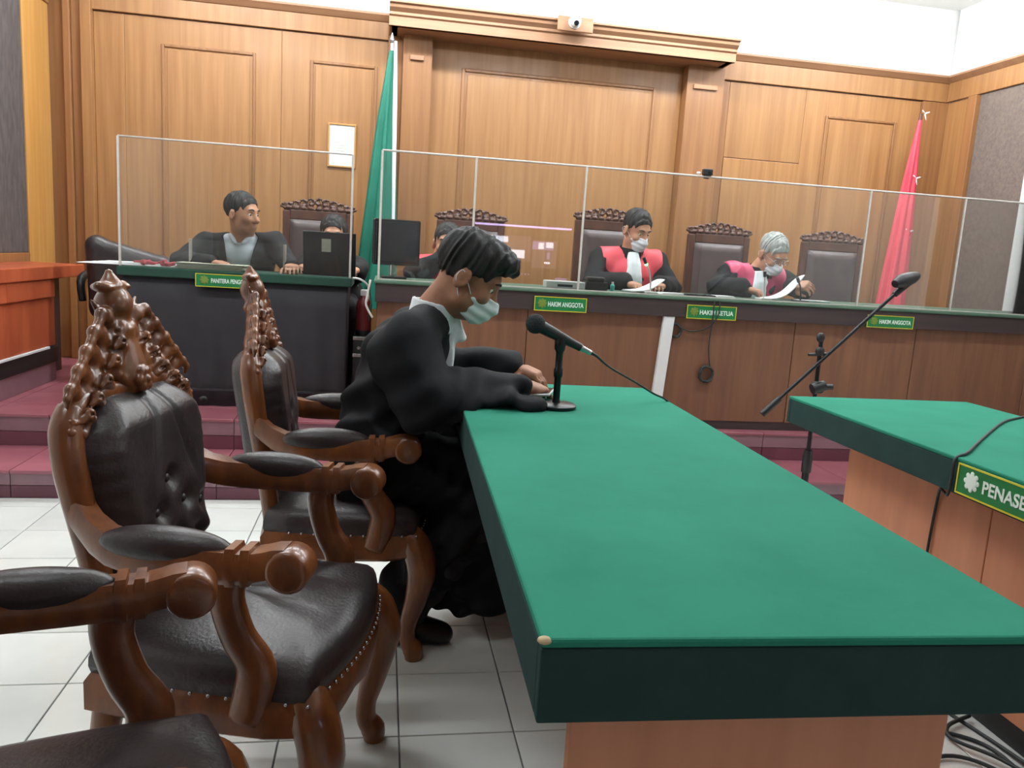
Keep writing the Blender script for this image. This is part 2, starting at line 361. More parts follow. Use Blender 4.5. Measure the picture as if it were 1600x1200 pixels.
for i in range(len(xs) - 1):
    xa, xb = max(xs[i], X0), min(xs[i + 1], X1)
    if xb - xa < .03: continue
    for j in range(len(ys) - 1):
        ya, yb = ys[j], min(ys[j + 1], PY1)
        if yb - ya > .03: tile_at(xa, xb, ya, yb, 0, 'tile', fl, tm)
st = MB()
for i in range(len(xs) - 1):
    xa, xb = max(xs[i], X0), min(xs[i + 1], X1)
    if xb - xa < .03: continue
    for j in range(-10, 0):
        ya = ys[0] + ts * j
        st.box((xa + .002, ya + .002, -.012), (xb - .002, ya + ts - .002, 0))
so = st.obj('tile_field', 'tile', fl); so['kind'] = 'stuff'
# ---- platform: two steps of red tile
pf = struct(MB().box((X0 - .1, PY1 + .014, -.12), (X1 + .1, PY2 + .05, PZ1 - .012)).box((X0 - .1, PY2 + .014, -.12), (X1 + .1, YW + .1, PZ2 - .012)).obj('platform', 'grout'))
rx = [x for x in np.arange(-2.35 + .1, 4.6, .3)]
rx = [X0] + rx + [X1]; rc = {}
def riser(xa, xb, y, za, zb, m):
    k = (round(xb - xa, 3), round(zb - za, 3), m)
    if k not in rc: rc[k] = MB().box((.0018, -.013, .0015), (xb - xa - .0018, 0, zb - za - .0015)).mesh('tile'); rc[k].materials.append(M[m])
    link('tile', rc[k], None, pf, loc=(xa, y + .013, za))
for a, b in zip(rx[:-1], rx[1:]):
    if b - a < .03: continue
    tile_at(a, b, PY1 - .008, PY2 + .01, PZ1, 'red_tile', pf, rc, .014)
    tile_at(a, b, PY2 - .008, PY2 + .29, PZ2, 'red_tile', pf, rc, .014)
    tile_at(a, b, PY2 + .29, PY2 + .59, PZ2, 'red_tile', pf, rc, .014)
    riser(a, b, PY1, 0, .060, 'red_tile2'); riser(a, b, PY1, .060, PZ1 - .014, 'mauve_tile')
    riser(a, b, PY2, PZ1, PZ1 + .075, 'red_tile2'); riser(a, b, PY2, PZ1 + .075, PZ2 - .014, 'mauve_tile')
for a, b in zip(rx[:-1], rx[1:]):
    if b - a < .03 or a > -1.2: continue
    for j in range(5): tile_at(a, b, PY2 + .59 + .3 * j, min(PY2 + .89 + .3 * j, YW), PZ2, 'red_tile', pf, rc, .014)
# ---- ceiling, walls
CEILO = struct(MB().box((X0 - .1, YR - .1, CEIL), (X1 + .1, YW + .1, CEIL + .1)).obj('ceiling', 'plaster'))
struct(MB().box((X0 - .1, YR - .1, -.1), (X1 + .1, YR, CEIL)).obj('wall_rear', 'rear_paint'))
wl = struct(MB().box((X0 - .1, YR, -.1), (X0, YW, CEIL)).obj('wall_left', 'plaster'))
wr = struct(MB().box((X1, YR, -.1), (X1 + .1, YW, CEIL)).obj('wall_right', 'plaster'))
wb = struct(MB().box((X0 - .1, YW + .02, -.1), (X1 + .1, YW + .12, CEIL)).obj('wall_back', 'plaster'))
WT = 2.865
def panel(name, xa, xb, za, zb, m, proud=.0, th=.03, par=wb, bev=.003):
    return MB().box((xa + .0006, YW - proud, za + .0008), (xb - .0006, YW + .019, zb - .0008)).obj(name, m, par, bevel=bev)
def frame(xa, xb, za, zb, m, proud, w=.022, par=wb):
    b = MB(); y0, y1 = YW - proud - .012, YW - proud + .02
    b.box((xa, y0, za), (xa + w, y1, zb)).box((xb - w, y0, za), (xb, y1, zb)).box((xa + w, y0, zb - w), (xb - w, y1, zb))
    return b.obj('panel_moulding', m, par, bevel=.006)
# left section of the back wall
panel('frieze_board', -2.12, -.02, 2.742, WT, 'wall_wood', .022)
for a, b in ((-2.05, -1.85), (-1.85, -.78), (-.78, -.02)): panel('wall_panel', a, b, PZ2, 2.738, 'wall_wood')
frame(-1.605, -.96, .6, 2.565, 'wall_wood2', 0); panel('raised_panel', -1.565, -1.0, .64, 2.53, 'wall_wood', .008)
frame(-.578, -.094, .6, 2.555, 'wall_wood2', 0); panel('raised_panel', -.54, -.13, .64, 2.52, 'wall_wood', .008)
for a, b, pr, m in ((-2.35, -2.235, .0, 'wall_wood2'), (-2.235, -2.19, .05, 'wall_wood2'), (-2.19, -2.12, .02, 'wall_wood2'), (-2.12, -2.05, .06, 'wall_wood')):
    panel('corner_board', a, b, PZ2, WT if a < -2.1 else 2.738, m, pr)
# centre: two pilasters, broad panel, under the canopy
panel('wall_panel', .30, 2.27, PZ2, 2.80, 'wall_wood')
panel('wall_panel', -.02, .087, PZ2, 2.80, 'wall_wood2', .02)
frame(.53, 2.06, .6, 2.605, 'wall_wood2', 0, .025); panel('raised_panel', .575, 2.015, .64, 2.56, 'wall_wood', .009)
for a, b in ((.087, .30), (2.27, 2.575)):
    panel('pilaster', a, b, PZ2, 2.80, 'wall_wood2', .11, .11); panel('capital_block', a + .05, b - .06, 2.60, 2.635, 'cornice', .13, .04, bev=.004)
# right section
panel('frieze_board', 2.575, 4.6, 2.715, WT, 'wall_wood', .022)
panel('wall_panel', 2.575, 2.672, PZ2, 2.71, 'wall_wood2'); panel('wall_panel', 2.672, 3.33, 2.128, 2.71, 'wall_wood')
panel('wall_panel', 2.672, 3.33, PZ2, 2.124, 'wall_wood', .006); panel('wall_panel', 3.33, 4.36, PZ2, 2.71, 'wall_wood')
frame(3.518, 4.156, .6, 2.525, 'wall_wood2', 0); panel('raised_panel', 3.555, 4.12, .64, 2.49, 'wall_wood', .008)
panel('corner_board', 4.36, 4.60, PZ2, 2.71, 'wall_wood2', .03)
# side walls: boards, frieze and acoustic cloth
def sboard(name, x, ya, yb, za, zb, m, par, s):
    return MB().box((min(x, x + s), ya + .002, za), (max(x, x + s), yb - .002, zb)).obj(name, m, par, bevel=.005)
sboard('frieze_board', X1, .2, YW - .03, 2.715, WT, 'wall_wood', wr, -.03)
sboard('corner_board', X1, 5.90, YW - .028, 0, 2.71, 'wall_wood', wr, -.012); sboard('corner_board', X1, 5.80, 5.90, 0, 2.71, 'wall_wood2', wr, -.05)
sboard('acoustic_panel', X1, 5.21, 5.80, 0, 2.71, 'acoustic', wr, -.015)
sboard('acoustic_panel', X1, 2.6, 4.1, .0, 2.71, 'acoustic', wr, -.015)
sboard('frieze_board', X0, .2, YW - .03, 2.742, WT, 'wall_wood', wl, .03)
sboard('corner_board', X0, 5.76, YW - .03, 0, 2.74, 'gold_wood', wl, .02)
sboard('acoustic_panel', X0, 4.3, 5.76, 1.06, 2.74, 'acoustic_dark', wl, .012); sboard('lower_board', X0, 4.3, 5.76, 0, 1.06, 'wall_wood2', wl, .02)
# white door leaf on the right wall
dr = struct(MB().box((X1 - .05, 4.2, PZ2), (X1 - .004, 5.2, 2.35)).obj('door_1', 'white_paint', bevel=.006))
MB().box((X1 - .062, 4.32, 1.4), (X1 - .048, 5.08, 2.2)).box((X1 - .062, 4.32, .45), (X1 - .048, 5.08, 1.25)).obj('door_panel', 'white_paint', dr, bevel=.008)
# crown trims and canopy cornice
struct(MB().prism([(YW + .01, WT - .01), (YW - .03, WT), (YW - .07, WT + .035), (YW - .07, WT + .05), (YW + .01, WT + .05)], X0, -.02, 'x').obj('trim_1', 'cornice'))
struct(MB().prism([(YW + .01, WT - .01), (YW - .03, WT), (YW - .07, WT + .035), (YW - .07, WT + .05), (YW + .01, WT + .05)], 2.60, X1, 'x').obj('trim_2', 'cornice'))
struct(MB().prism([(X1 + .01, WT - .01), (X1 - .03, WT), (X1 - .07, WT + .035), (X1 - .07, WT + .05), (X1 + .01, WT + .05)], .2, YW, 'y').obj('trim_3', 'cornice'))
struct(MB().prism([(X0 - .01, WT - .01), (X0 + .03, WT), (X0 + .07, WT + .035), (X0 + .07, WT + .05), (X0 - .01, WT + .05)], .2, YW, 'y').obj('trim_4', 'cornice'))
cn = struct(MB().box((.0, 5.90, 2.775), (2.54, YW + .02, 2.80)).obj('trim_5', 'cornice'))
prof = [(5.93, 2.775), (5.89, 2.775), (5.89, 2.835), (5.875, 2.845), (5.875, 2.862), (5.845, 2.885), (5.84, 2.905), (5.82, 2.912), (5.82, 2.925), (5.93, 2.925)]
MB().prism(prof, -.02, 2.56, 'x').obj('cornice_moulding', 'cornice', cn, smooth=.5)
for xa, xb, sg in ((-.02, .05, 1), (2.49, 2.56, -1)):
    MB().box((xa, 5.9, 2.775), (xb, YW + .02, 2.925)).obj('cornice_return', 'cornice', cn, bevel=.01)
MB().box((.0, 5.93, 2.90), (2.54, YW + .02, 2.925)).obj('canopy_top', 'cornice', cn)
# ---- ceiling lamps (their light is in the area lamps at the top of this script)
LW_ = ['clerk desk chair', 'left end of the bench', 'red bib judge', 'right end of the bench', 'steps before the clerk desk', 'steps before the bench', 'boom stand', 'carved armchairs', 'right green table']
for k, (lx, ly, e) in enumerate(LAMPS):
    t = thing('ceiling_lamp', 'white hanging tube lamp above the ' + LW_[k], 'lamp', (lx, ly, CEIL), 0, 'ceiling lamps')
    MB().box((-.64, -.06, -.13), (.64, .06, -.08)).box((-.5, -.01, -.08), (-.48, .01, 0)).box((.48, -.01, -.08), (.5, .01, 0)).obj('tray', 'white_paint', t, bevel=.004)
    MB().tube([(-.6, 0, -.155), (.6, 0, -.155)], .018, 12).obj('tube', 'lamp', t, smooth=.8)

# ================================================================== LARGE FURNITURE
def sign(label, words, loc, w, h, rz, emblem='emblem', tx=.26, wh=False):
    """nameplate: local x along the plate, local -y its face, origin lower left"""
    t = thing('nameplate', label, 'sign', loc, rz, 'green nameplates')
    MB().box((0, -.006, 0), (w, 0, h)).obj('board', 'sign_green', t, bevel=.001)
    b = MB(); e = h * .055
    for lo, hi in (((0, 0), (w, e)), ((0, h - e), (w, h)), ((0, e), (e, h - e)), ((w - e, e), (w, h - e))): b.box((lo[0], -.0075, lo[1]), (hi[0], -.0055, hi[1]))
    b.obj('border', 'sign_yellow', t)
    c = (tx * .5 * w + .006, h * .52); b = MB()
    b.lathe([(h * .24, 0), (h * .24, .002), (h * .17, .003)], 20, (c[0], -.006, c[1]), (0, -1, 0))
    for k in range(8):
        a = 2 * PI * k / 8; b.sphere((c[0] + h * .25 * math.cos(a), -.0065, c[1] + h * .25 * math.sin(a)), (h * .09, .0015, h * .09), 8, 4)
    b.obj('emblem', 'sign_white' if wh else emblem, t, smooth=.6)
    text_obj(words, w * (1 - tx) - .018, h * (.34 if not wh else .42), 'sign_white', t, (tx * w, -.0062, h * (.32 if not wh else .29)), (1, 0, 0), (0, 0, 1))
    return t
# ---- judges' bench
BX0, BX1, BY0, BY1, BZ = -.03, 4.45, 4.30, 4.95, 1.065
t = thing('judges_bench', 'long wooden judges bench with dark fascia and green cloth top', 'bench', (BX0, BY0, PZ2))
H = BZ - PZ2; LX = BX1 - BX0
MB().box((-.02, -.045, H - .018), (LX, .66, H)).obj('bench_top', 'bench_cloth', t, bevel=.006)
MB().box((-.01, -.035, H - .115), (LX, -.005, H - .018)).obj('fascia', 'fascia', t, bevel=.003)
sx = [0, .42, .83, 1.63, 2.44, 3.234, 4.03, LX]
for a, b in zip(sx[:-1], sx[1:]): MB().box((a + .002, 0, .05), (b - .002, .025, H - .10)).obj('front_panel', 'bench_wood', t, bevel=.003)
MB().box((0, .006, 0), (LX, .022, .05)).obj('plinth', 'fascia', t)
MB().box((0, .026, .0), (.025, .62, H - .02)).obj('end_panel', 'bench_wood', t, bevel=.003)
MB().box((LX - .025, .026, .0), (LX, .62, H - .02)).obj('end_panel', 'bench_wood', t, bevel=.003)
def drape(u, v): 
    return (-.035 - .006 * math.sin(v * 7), -.045 + u * (.20 + .0 * v), H - .004 - v * (.21 if u > .25 else .16) - .02 * math.sin(u * 9) * v)
d = solid(MB().grid(12, 10, drape).obj('cloth_corner', 'felt_dark', t, smooth=9), .004)
MB().tube([(-.036, -.047, H - .0), (-.05, -.05, H - .08), (-.055, -.045, H - .135), (-.02, -.05, H - .20)], .006, 8, 4).obj('cloth_hem', 'acrylic_edge', t, smooth=9)
sign('green HAKIM ANGGOTA nameplate on bench fascia, nearest the black microphone', 'HAKIM ANGGOTA', (.825, BY0 - .036, .947), .297, .08, 0)
sign('green HAKIM KETUA nameplate with a cable across it, middle of the bench', 'HAKIM KETUA', (1.711, BY0 - .036, .946), .30, .078, 0)
sign('green HAKIM ANGGOTA nameplate behind the boom microphone stand arm', 'HAKIM ANGGOTA', (2.84, BY0 - .036, .948), .305, .074, 0)
# ---- clerk's desk
t = thing('clerk_desk', 'black draped clerk desk with dark green top beside orange wood box', 'desk', (-1.40, 4.576, PZ2))
H2 = 1.054 - PZ2
MB().box((-.02, -.03, H2 - .05), (1.225, .42, H2)).obj('desk_top', 'felt_dark', t, bevel=.006)
def skirt(u, v): return (.0 + u * 1.205, -.006 * math.sin(u * 60) * v - .004, .0 + (1 - v) * (H2 - .05))
solid(MB().grid(90, 6, skirt).obj('front_skirt', 'black_cloth', t, smooth=9), .006)
for x in (0.0, 1.18): MB().box((x, .012, 0), (x + .022, .40, H2 - .05)).obj('side_panel', 'black_cloth', t)
MB().box((.0, -.012, .085), (1.205, -.004, .10)).obj('skirt_seam', 'black_cloth', t, bevel=.002)
sign('green PANITERA PENGGANTI nameplate on the black clerk desk', 'PANITERA PENGGANTI', (-1.011, 4.541, .966), .317, .072, 0)
# ---- orange wood gallery box at the left wall
t = thing('gallery_box', 'orange wooden gallery box with black skirting by the left wall', 'gallery box', (-2.0, 3.9, PZ2))
MB().box((-.315, 0, 0), (-.004, 1.36, .118)).obj('step_base', 'mauve_tile', t, bevel=.003)
MB().box((-.315, .0, .118), (0.004, 1.37, .208)).obj('skirting', 'black', t, bevel=.002)
MB().box((-.315, .0, .208), (0.008, 1.25, .222)).obj('skirting_trim', 'white_paint', t, bevel=.002)
for a, b in ((0, .7), (.704, 1.36)): MB().box((-.315, a, .222), (-.003, b, .52)).obj('lower_board', 'orange_wood', t, bevel=.003)
for a, b in ((0, .7), (.704, 1.33)): MB().box((-.315, a, .522), (.015, b, .63)).obj('upper_board', 'orange_wood', t, bevel=.004)
MB().box((-.315, -.01, .632), (.03, 1.78, .71)).obj('ledge', 'orange_wood', t, bevel=.006)
MB().box((-.315, 1.362, 0), (-.12, 1.76, .63)).obj('shaded_end', 'fascia', t, bevel=.003)  # far end face under the ledge, its shade put in as a dark colour
# ---- prosecution table in front
TC = (.567, 1.735); TR = -math.radians(1.7); TL, TW, TZ = 1.84, .69, .80
t = thing('felt_table', 'long green felt topped table in the foreground with orange wood base', 'table', (TC[0], TC[1], 0), TR)
MB().box((-TW / 2, -TL / 2, TZ - .012), (TW / 2, TL / 2, TZ)).obj('table_top', 'felt', t, bevel=.004)
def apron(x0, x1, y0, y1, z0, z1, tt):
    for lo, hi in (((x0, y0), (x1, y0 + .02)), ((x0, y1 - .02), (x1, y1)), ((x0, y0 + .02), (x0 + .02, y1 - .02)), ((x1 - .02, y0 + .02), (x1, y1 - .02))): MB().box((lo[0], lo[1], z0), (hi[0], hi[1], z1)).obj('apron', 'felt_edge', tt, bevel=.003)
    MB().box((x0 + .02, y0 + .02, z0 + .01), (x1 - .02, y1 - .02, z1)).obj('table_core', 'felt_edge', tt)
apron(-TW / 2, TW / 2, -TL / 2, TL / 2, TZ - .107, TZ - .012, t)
bx0, bx1 = -TW / 2 + .055, TW / 2 - .115
MB().box((bx0, -TL / 2 + .05, 0), (bx1, -TL / 2 + .075, TZ - .107)).obj('end_panel', 'table_wood', t, bevel=.003)
MB().box((bx0, TL / 2 - .075, 0), (bx1, TL / 2 - .05, TZ - .107)).obj('end_panel', 'table_wood', t, bevel=.003)
MB().box((bx1 - .025, -TL / 2 + .077, 0), (bx1, TL / 2 - .077, TZ - .107)).obj('front_panel', 'table_wood', t, bevel=.003)
MB().box((bx0 + .32, -TL / 2 + .077, .08), (bx0 + .34, TL / 2 - .077, TZ - .107)).obj('modesty_panel', 'table_wood', t, bevel=.003)
c = MB(); c.sphere((-TW / 2 + .004, -TL / 2 + .004, TZ - .003), (.009, .008, .0045), 10, 6); c.obj('worn_corner', 'chip', t, smooth=9)
# ---- defence table on the right
t = thing('felt_table', 'green felt topped table on the right with a PENASEHAT nameplate', 'table', (1.94, 1.86, 0), 0)
RZ = .77
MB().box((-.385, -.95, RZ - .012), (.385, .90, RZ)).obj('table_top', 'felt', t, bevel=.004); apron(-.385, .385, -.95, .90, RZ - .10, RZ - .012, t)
MB().box((-.22, -.85, .07), (-.195, .02, RZ - .10)).obj('front_panel', 'table_wood', t, bevel=.003)
MB().box((-.22, .023, .07), (-.195, .72, RZ - .10)).obj('front_panel', 'table_wood', t, bevel=.003)
MB().box((-.193, .695, .07), (.30, .72, RZ - .10)).obj('end_panel', 'table_wood', t, bevel=.003)
MB().box((-.193, -.85, .07), (.30, -.825, RZ - .10)).obj('end_panel', 'table_wood', t, bevel=.003)
MB().box((-.215, -.845, 0), (.295, .715, .07)).obj('plinth', 'black', t, bevel=.003)
sign('large green PENASEHAT HUKUM nameplate on the right table edge', 'PENASEHAT HUKUM', (1.555, 1.832, .677), .50, .083, -PI / 2, tx=.19, wh=True)

# ================================================================== CARVED ARMCHAIRS
def bar(s, pts, w, hts, n=4): pass
def make_armchair():
    """local +x is the front, origin on the floor under the seat"""
    t = thing('carved_armchair', 'x', 'armchair')
    # --- seat frame: trapezoid with a bowed front
    def outline(k, grow=0):
        pts = []
        for i in range(13):                       # front, bowed
            u = -1 + 2 * i / 12; pts.append((.235 + .045 * (1 - u * u) + grow, u * (.262 + grow)))
        for i in range(1, 7): u = i / 6; pts.append((.235 - u * .425 - (grow if i == 6 else 0), (.262 - u * .04 + .012 * math.sin(u * PI) + grow)))
        for i in range(7): u = i / 6; pts.append((-.19 - .012 * math.sin(u * PI) - grow, (.222 + grow) * (1 - 2 * u)))
        for i in range(1, 6): u = 1 - i / 6; pts.append((.235 - u * .425, -(.262 - u * .04 + .012 * math.sin(u * PI) + grow)))
        return pts
    o0, o1 = outline(0), outline(0, .012); n = len(o0); b = MB(); vs, fs = [], []
    for lev, (o, z) in enumerate(((o0, .325), (o1, .335), (o1, .385), (o0, .405))):
        for (x, y) in o:
            dz = 0
            if lev < 2: dz = .018 * math.sin((y / .27) * PI * 1.5) ** 2 * (1 if x > .2 else .4) - .012
            vs.append((x, y, z + dz))
    for l in range(3): fs += [(l * n + i, l * n + (i + 1) % n, (l + 1) * n + (i + 1) % n, (l + 1) * n + i) for i in range(n)]
    fs += [tuple(range(n - 1, -1, -1)), tuple(range(3 * n, 4 * n))]
    b.add(vs, fs).obj('seat_frame', 'carved', t, smooth=.6)
    # --- seat cushion: domed leather
    b = MB(); vs, fs = [], []; rings = [(1.012, .400), (1.028, .415), (1.025, .432), (1.0, .449), (.95, .463), (.86, .474), (.72, .483), (.52, .489), (.28, .492), (.02, .493)]
    for s_, z in rings:
        for (x, y) in o0: vs.append(((x - .0) * s_, y * s_, z + .004 * math.sin(x * 30) * math.sin(y * 26) * (s_ < .9)))
    for l in range(len(rings) - 1): fs += [(l * n + i, l * n + (i + 1) % n, (l + 1) * n + (i + 1) % n, (l + 1) * n + i) for i in range(n)]
    fs.append(tuple(range((len(rings) - 1) * n, len(rings) * n)))
    sc = b.add(vs, fs).obj('seat_cushion', 'leather', t, smooth=9)
    b = MB()
    for i in range(0, n):
        (xa, ya), (xb, yb) = o1[i], o1[(i + 1) % n]
        if min(xa, xb) < -.15: continue
        for k in range(2): u = k / 2; b.sphere((xa + (xb - xa) * u, ya + (yb - ya) * u, .403), .0042, 6, 4)
    nt = b.obj('nail_trim', 'steel', sc, smooth=9); nt['kind'] = 'stuff'
    # --- legs
    for s in (-1, 1):
        MB().tube([(.222, .225 * s, .40), (.250, .242 * s, .36), (.268, .252 * s, .29), (.256, .246 * s, .20), (.236, .238 * s, .11), (.236, .238 * s, .06), (.252, .243 * s, .03), (.256, .245 * s, .0)],
                  [.036, .046, .044, .034, .0245, .025, .031, .026], 14, 5).obj('front_leg', 'carved', t, smooth=9)
        MB().tube([(-.168, .182 * s, .41), (-.182, .188 * s, .30), (-.205, .195 * s, .16), (-.255, .205 * s, .04), (-.265, .207 * s, 0)], [.032, .030, .025, .024, .026], 12, 5).obj('rear_leg', 'carved', t, smooth=9)
    # --- back: tilt helper, back plane leans from x=-.235 at z=.44 to x=-.335 at z=1.0
    def bp(y, z, off=0): return (-.178 - .135 * (z - .44) + off, y, z)
    for s in (-1, 1):
        b = MB().tube([bp(.178 * s, .40), bp(.182 * s, .50), bp(.190 * s, .60), bp(.205 * s, .70), bp(.216 * s, .79), bp(.212 * s, .865), bp(.188 * s, .905)],
                      [.026, .026, .027, .028, .030, .030, .024], 12, 5, flat=((1, 0, 0), 1.0))
        b.obj('back_stile', 'carved', t, smooth=9)
    MB().tube([bp(-.19, .535), bp(-.1, .515), bp(0, .508), bp(.1, .515), bp(.19, .535)], [.020, .022, .026, .022, .020], 12, 4).obj('bottom_rail', 'carved', t, smooth=9)
    MB().tube([bp(-.215, .870), bp(-.17, .908), bp(-.08, .920), bp(0, .912), bp(.08, .920), bp(.17, .908), bp(.215, .870)], [.022, .024, .026, .028, .026, .024, .022], 12, 4).obj('top_rail', 'carved', t, smooth=9)
    # --- padded back, buttoned
    def w_at(z): return .166 + .046 * max(0, min(1, (z - .53) / .28)) - .10 * max(0, (z - .82) / .10) ** 2
    TUF = [(0, .60), (.085, .575), (-.085, .575), (.055, .665), (-.055, .665), (.13, .64), (-.13, .64), (0, .725)]
    def face(u, v):
        z = .525 + v * .395; y = (2 * u - 1) * w_at(z); e = min(1, (1 - abs(2 * u - 1)) / .30); g = min(1, min(v, 1 - v) / .16)
        bulge = .070 * math.sin(min(1, e) * PI / 2) ** .7 * math.sin(g * PI / 2) ** .7
        for (ty_, tz_) in TUF: bulge -= .020 * math.exp(-((y - ty_) ** 2 + (z - tz_) ** 2) / .0005)
        for yy in (-.02, .03):
            if z > .70: bulge -= .010 * math.exp(-((y - yy - (.92 - z) * .35 * (1 if yy > 0 else -.5)) / .009) ** 2) * min(1, (z - .70) / .06)
        bulge += .003 * math.sin((y + z) * 90) * math.exp(-((z - .56) / .08) ** 2) + .0014 * math.sin(z * 170) * math.exp(-((abs(y) - .19) / .03) ** 2)
        return bp(y, z, .006 + bulge)
    bc = MB().grid(49, 61, face).obj('back_cushion', 'leather', t, smooth=9)
    bm_ = MB().sphere((0, 0, 0), (.006, .010, .010), 8, 6).mesh('button'); bm_.materials.append(M['leather'])
    for (ty_, tz_) in TUF: x, y, z = face(.5 + ty_ / 2 / w_at(tz_), (tz_ - .525) / .395); link('button', bm_, None, bc, smooth=9, loc=(x + .004, y, z))
    def rear(u, v):
        z = .515 + v * .405; y = (2 * u - 1) * (w_at(z) + .01); e = min(1, (1 - abs(2 * u - 1)) / .25); g = min(1, min(v, 1 - v) / .12)
        return bp(y, z, -.012 - .05 * math.sin(e * PI / 2) ** .6 * math.sin(g * PI / 2) ** .6)
    MB().grid(25, 25, rear).obj('rear_padding', 'leather', t, smooth=9)
    # --- carved crest: shield with rosette, urn on top, acanthus leaves down both slopes
    f = Fld((-.34, -.275, .82), (-.16, .275, 1.20), .0038)
    P = lambda y, z, off=0: bp(y, z, off)
    f.cone(P(0, .93), P(0, 1.04), .066, .034, .02, wide=((1, 0, 0), .5)); f.cone(P(0, .95, .018), P(0, 1.02, .012), .046, .030, .012, wide=((1, 0, 0), .5))
    for s in (-1, 1):
        f.cone(P(.018 * s, 1.045, .022), P(.058 * s, .95, .022), .008, .010, .006); f.cone(P(.058 * s, .95, .022), P(.0, .902, .026), .010, .007, .006)
    for k in range(6): a = k * PI / 3; f.ell(P(.017 * math.cos(a), .936 + .017 * math.sin(a), .042), (.011, .012, .012), k=.004)
    f.ell(P(0, .936, .048), (.010, .009, .009), k=.003)
    f.ell(P(0, 1.085), (.036, .041, .040), k=.008); f.cone(P(0, 1.05), P(0, 1.035), .026, .034, .01)                               # urn
    f.cone(P(-.036, 1.122), P(.036, 1.122), .010, .010, .004, wide=((1, 0, 0), 2.2)); f.cone(P(0, 1.126), P(0, 1.150), .024, .008, .008)
    for s in (-1, 1): f.ell(P(.042 * s, 1.124), (.011, .012, .010), k=.004)
    for s in (-1, 1):
        f.cone(P(.03 * s, 1.02), P(.12 * s, .935), .034, .034, .02, wide=((1, 0, 0), .6)); f.cone(P(.12 * s, .935), P(.21 * s, .885), .032, .018, .02, wide=((1, 0, 0), .7))
        for k, (y, z, q) in enumerate(((.034, 1.030, 1.05), (.064, .996, 1.1), (.098, .962, 1.1), (.136, .934, 1.0), (.172, .908, .9))):
            ch = [(y, z, .0), (y + .018 * q, z + .034 * q, .010), (y + .044 * q, z + .040 * q, .020), (y + .060 * q, z + .024 * q, .022), (y + .056 * q, z + .008 * q, .018)]
            for (p0, p1, r0, r1) in zip(ch[:-1], ch[1:], (.020, .017, .012, .008), (.017, .012, .008, .006)): f.cone(P(p0[0] * s, p0[1], p0[2]), P(p1[0] * s, p1[1], p1[2]), r0 * q, r1 * q, .008, wide=((1, 0, 0), .8))
            f.cone(P((y + .004) * s, z + .004, .020), P((y + .030 * q) * s, z + .036 * q, .034), .004, .003, .004, op='s')
            f.cone(P((y - .012) * s, z - .030, .016), P((y + .014) * s, z - .012, .032), .013, .011, .008); f.cone(P((y + .014) * s, z - .012, .032), P((y + .034) * s, z - .024, .030), .011, .005, .006)
            f.cone(P((y - .006) * s, z - .020, .030), P((y + .020) * s, z - .010, .042), .003, .003, .003, op='s')
        for k in range(9):                                                           # end scroll
            a = k * .75; r = .026 - k * .0022; f.ell(P((.200 + r * math.cos(a)) * s, .868 + r * math.sin(a), .012), (.017, .011, .011), k=.007)
        f.cone(P(.044 * s, 1.062, .004), P(.080 * s, 1.098, .004), .016, .004, .006, wide=((1, 0, 0), .6)); f.ell(P(.056 * s, 1.06, .016), (.012, .012, .012), k=.006)
    f.obj('carved_crest', 'carved', t)
    # --- arms with scroll ends, pads and curved supports
    for s in (-1, 1):
        def loft(st, wy):                                   # flat sided bar: stations (x, y, z_bottom, z_top)
            b = MB(); vs = []; c = .22
            for (x, y, zb, zt) in st:
                for (a, q) in ((-1, c), (-1 + c, 0), (1 - c, 0), (1, c), (1, 1 - c), (1 - c, 1), (-1 + c, 1), (-1, 1 - c)): vs.append((x, y * s + a * wy, zb + (zt - zb) * q))
            m = len(st); fs = [(i * 8 + k, i * 8 + (k + 1) % 8, (i + 1) * 8 + (k + 1) % 8, (i + 1) * 8 + k) for i in range(m - 1) for k in range(8)]
            return b.add(vs, fs + [tuple(range(7, -1, -1)), tuple(range(8 * m - 8, 8 * m))])
        st = [(-.222, .205, .690, .755), (-.20, .215, .672, .736), (-.17, .232, .654, .715), (-.13, .252, .642, .702), (-.08, .265, .636, .697), (-.02, .272, .634, .694), (.05, .275, .634, .694), (.10, .276, .636, .695), (.102, .276, .632, .702), (.118, .276, .632, .703), (.12, .276, .638, .694), (.128, .276, .638, .694), (.130, .276, .634, .702), (.145, .275, .636, .703), (.147, .275, .642, .696), (.165, .275, .648, .700), (.185, .274, .652, .706), (.205, .274, .660, .708)]
        a_ = loft(st, .030).obj('arm', 'carved', t, smooth=.7)
        MB().lathe([(.004, -.033), (.030, -.034), (.036, -.031), (.039, -.027), (.039, .027), (.036, .031), (.030, .034), (.004, .033)], 24, (.212, .274 * s, .668), (0, 1, 0)).obj('arm_scroll', 'carved', a_, smooth=.8)
        MB().sphere((-.018, .272 * s, .690), (.122, .036, .034), 22, 14).obj('arm_pad', 'leather', a_, smooth=9)
        MB().tube([(.098, .274 * s, .655), (.095, .274 * s, .60), (.115, .272 * s, .53), (.148, .268 * s, .47), (.140, .264 * s, .41), (.125, .260 * s, .36)], [.036, .033, .034, .038, .037, .034], 14, 5, flat=((0, 1, 0), .62)).obj('arm_support', 'carved', t, smooth=9)
    return t
ch = make_armchair()
CH = [((-.125, 2.49), 0.0, 'carved armchair under the seated lawyer in black robe'),
      ((-.2875, 1.67), -13.0, 'empty carved armchair in the middle, leather back with urn crest facing right'),
      ((-.445, .957), 11.0, 'nearest carved armchair at bottom left, only arm and seat in frame')]
for k, (c, a, lb) in enumerate(CH):
    o = ch if k == 0 else copy_tree(ch)
    o.location = (c[0], c[1], 0); o.rotation_euler = (0, 0, math.radians(a)); tag(o, lb, 'armchair', 'carved armchairs along the green table')

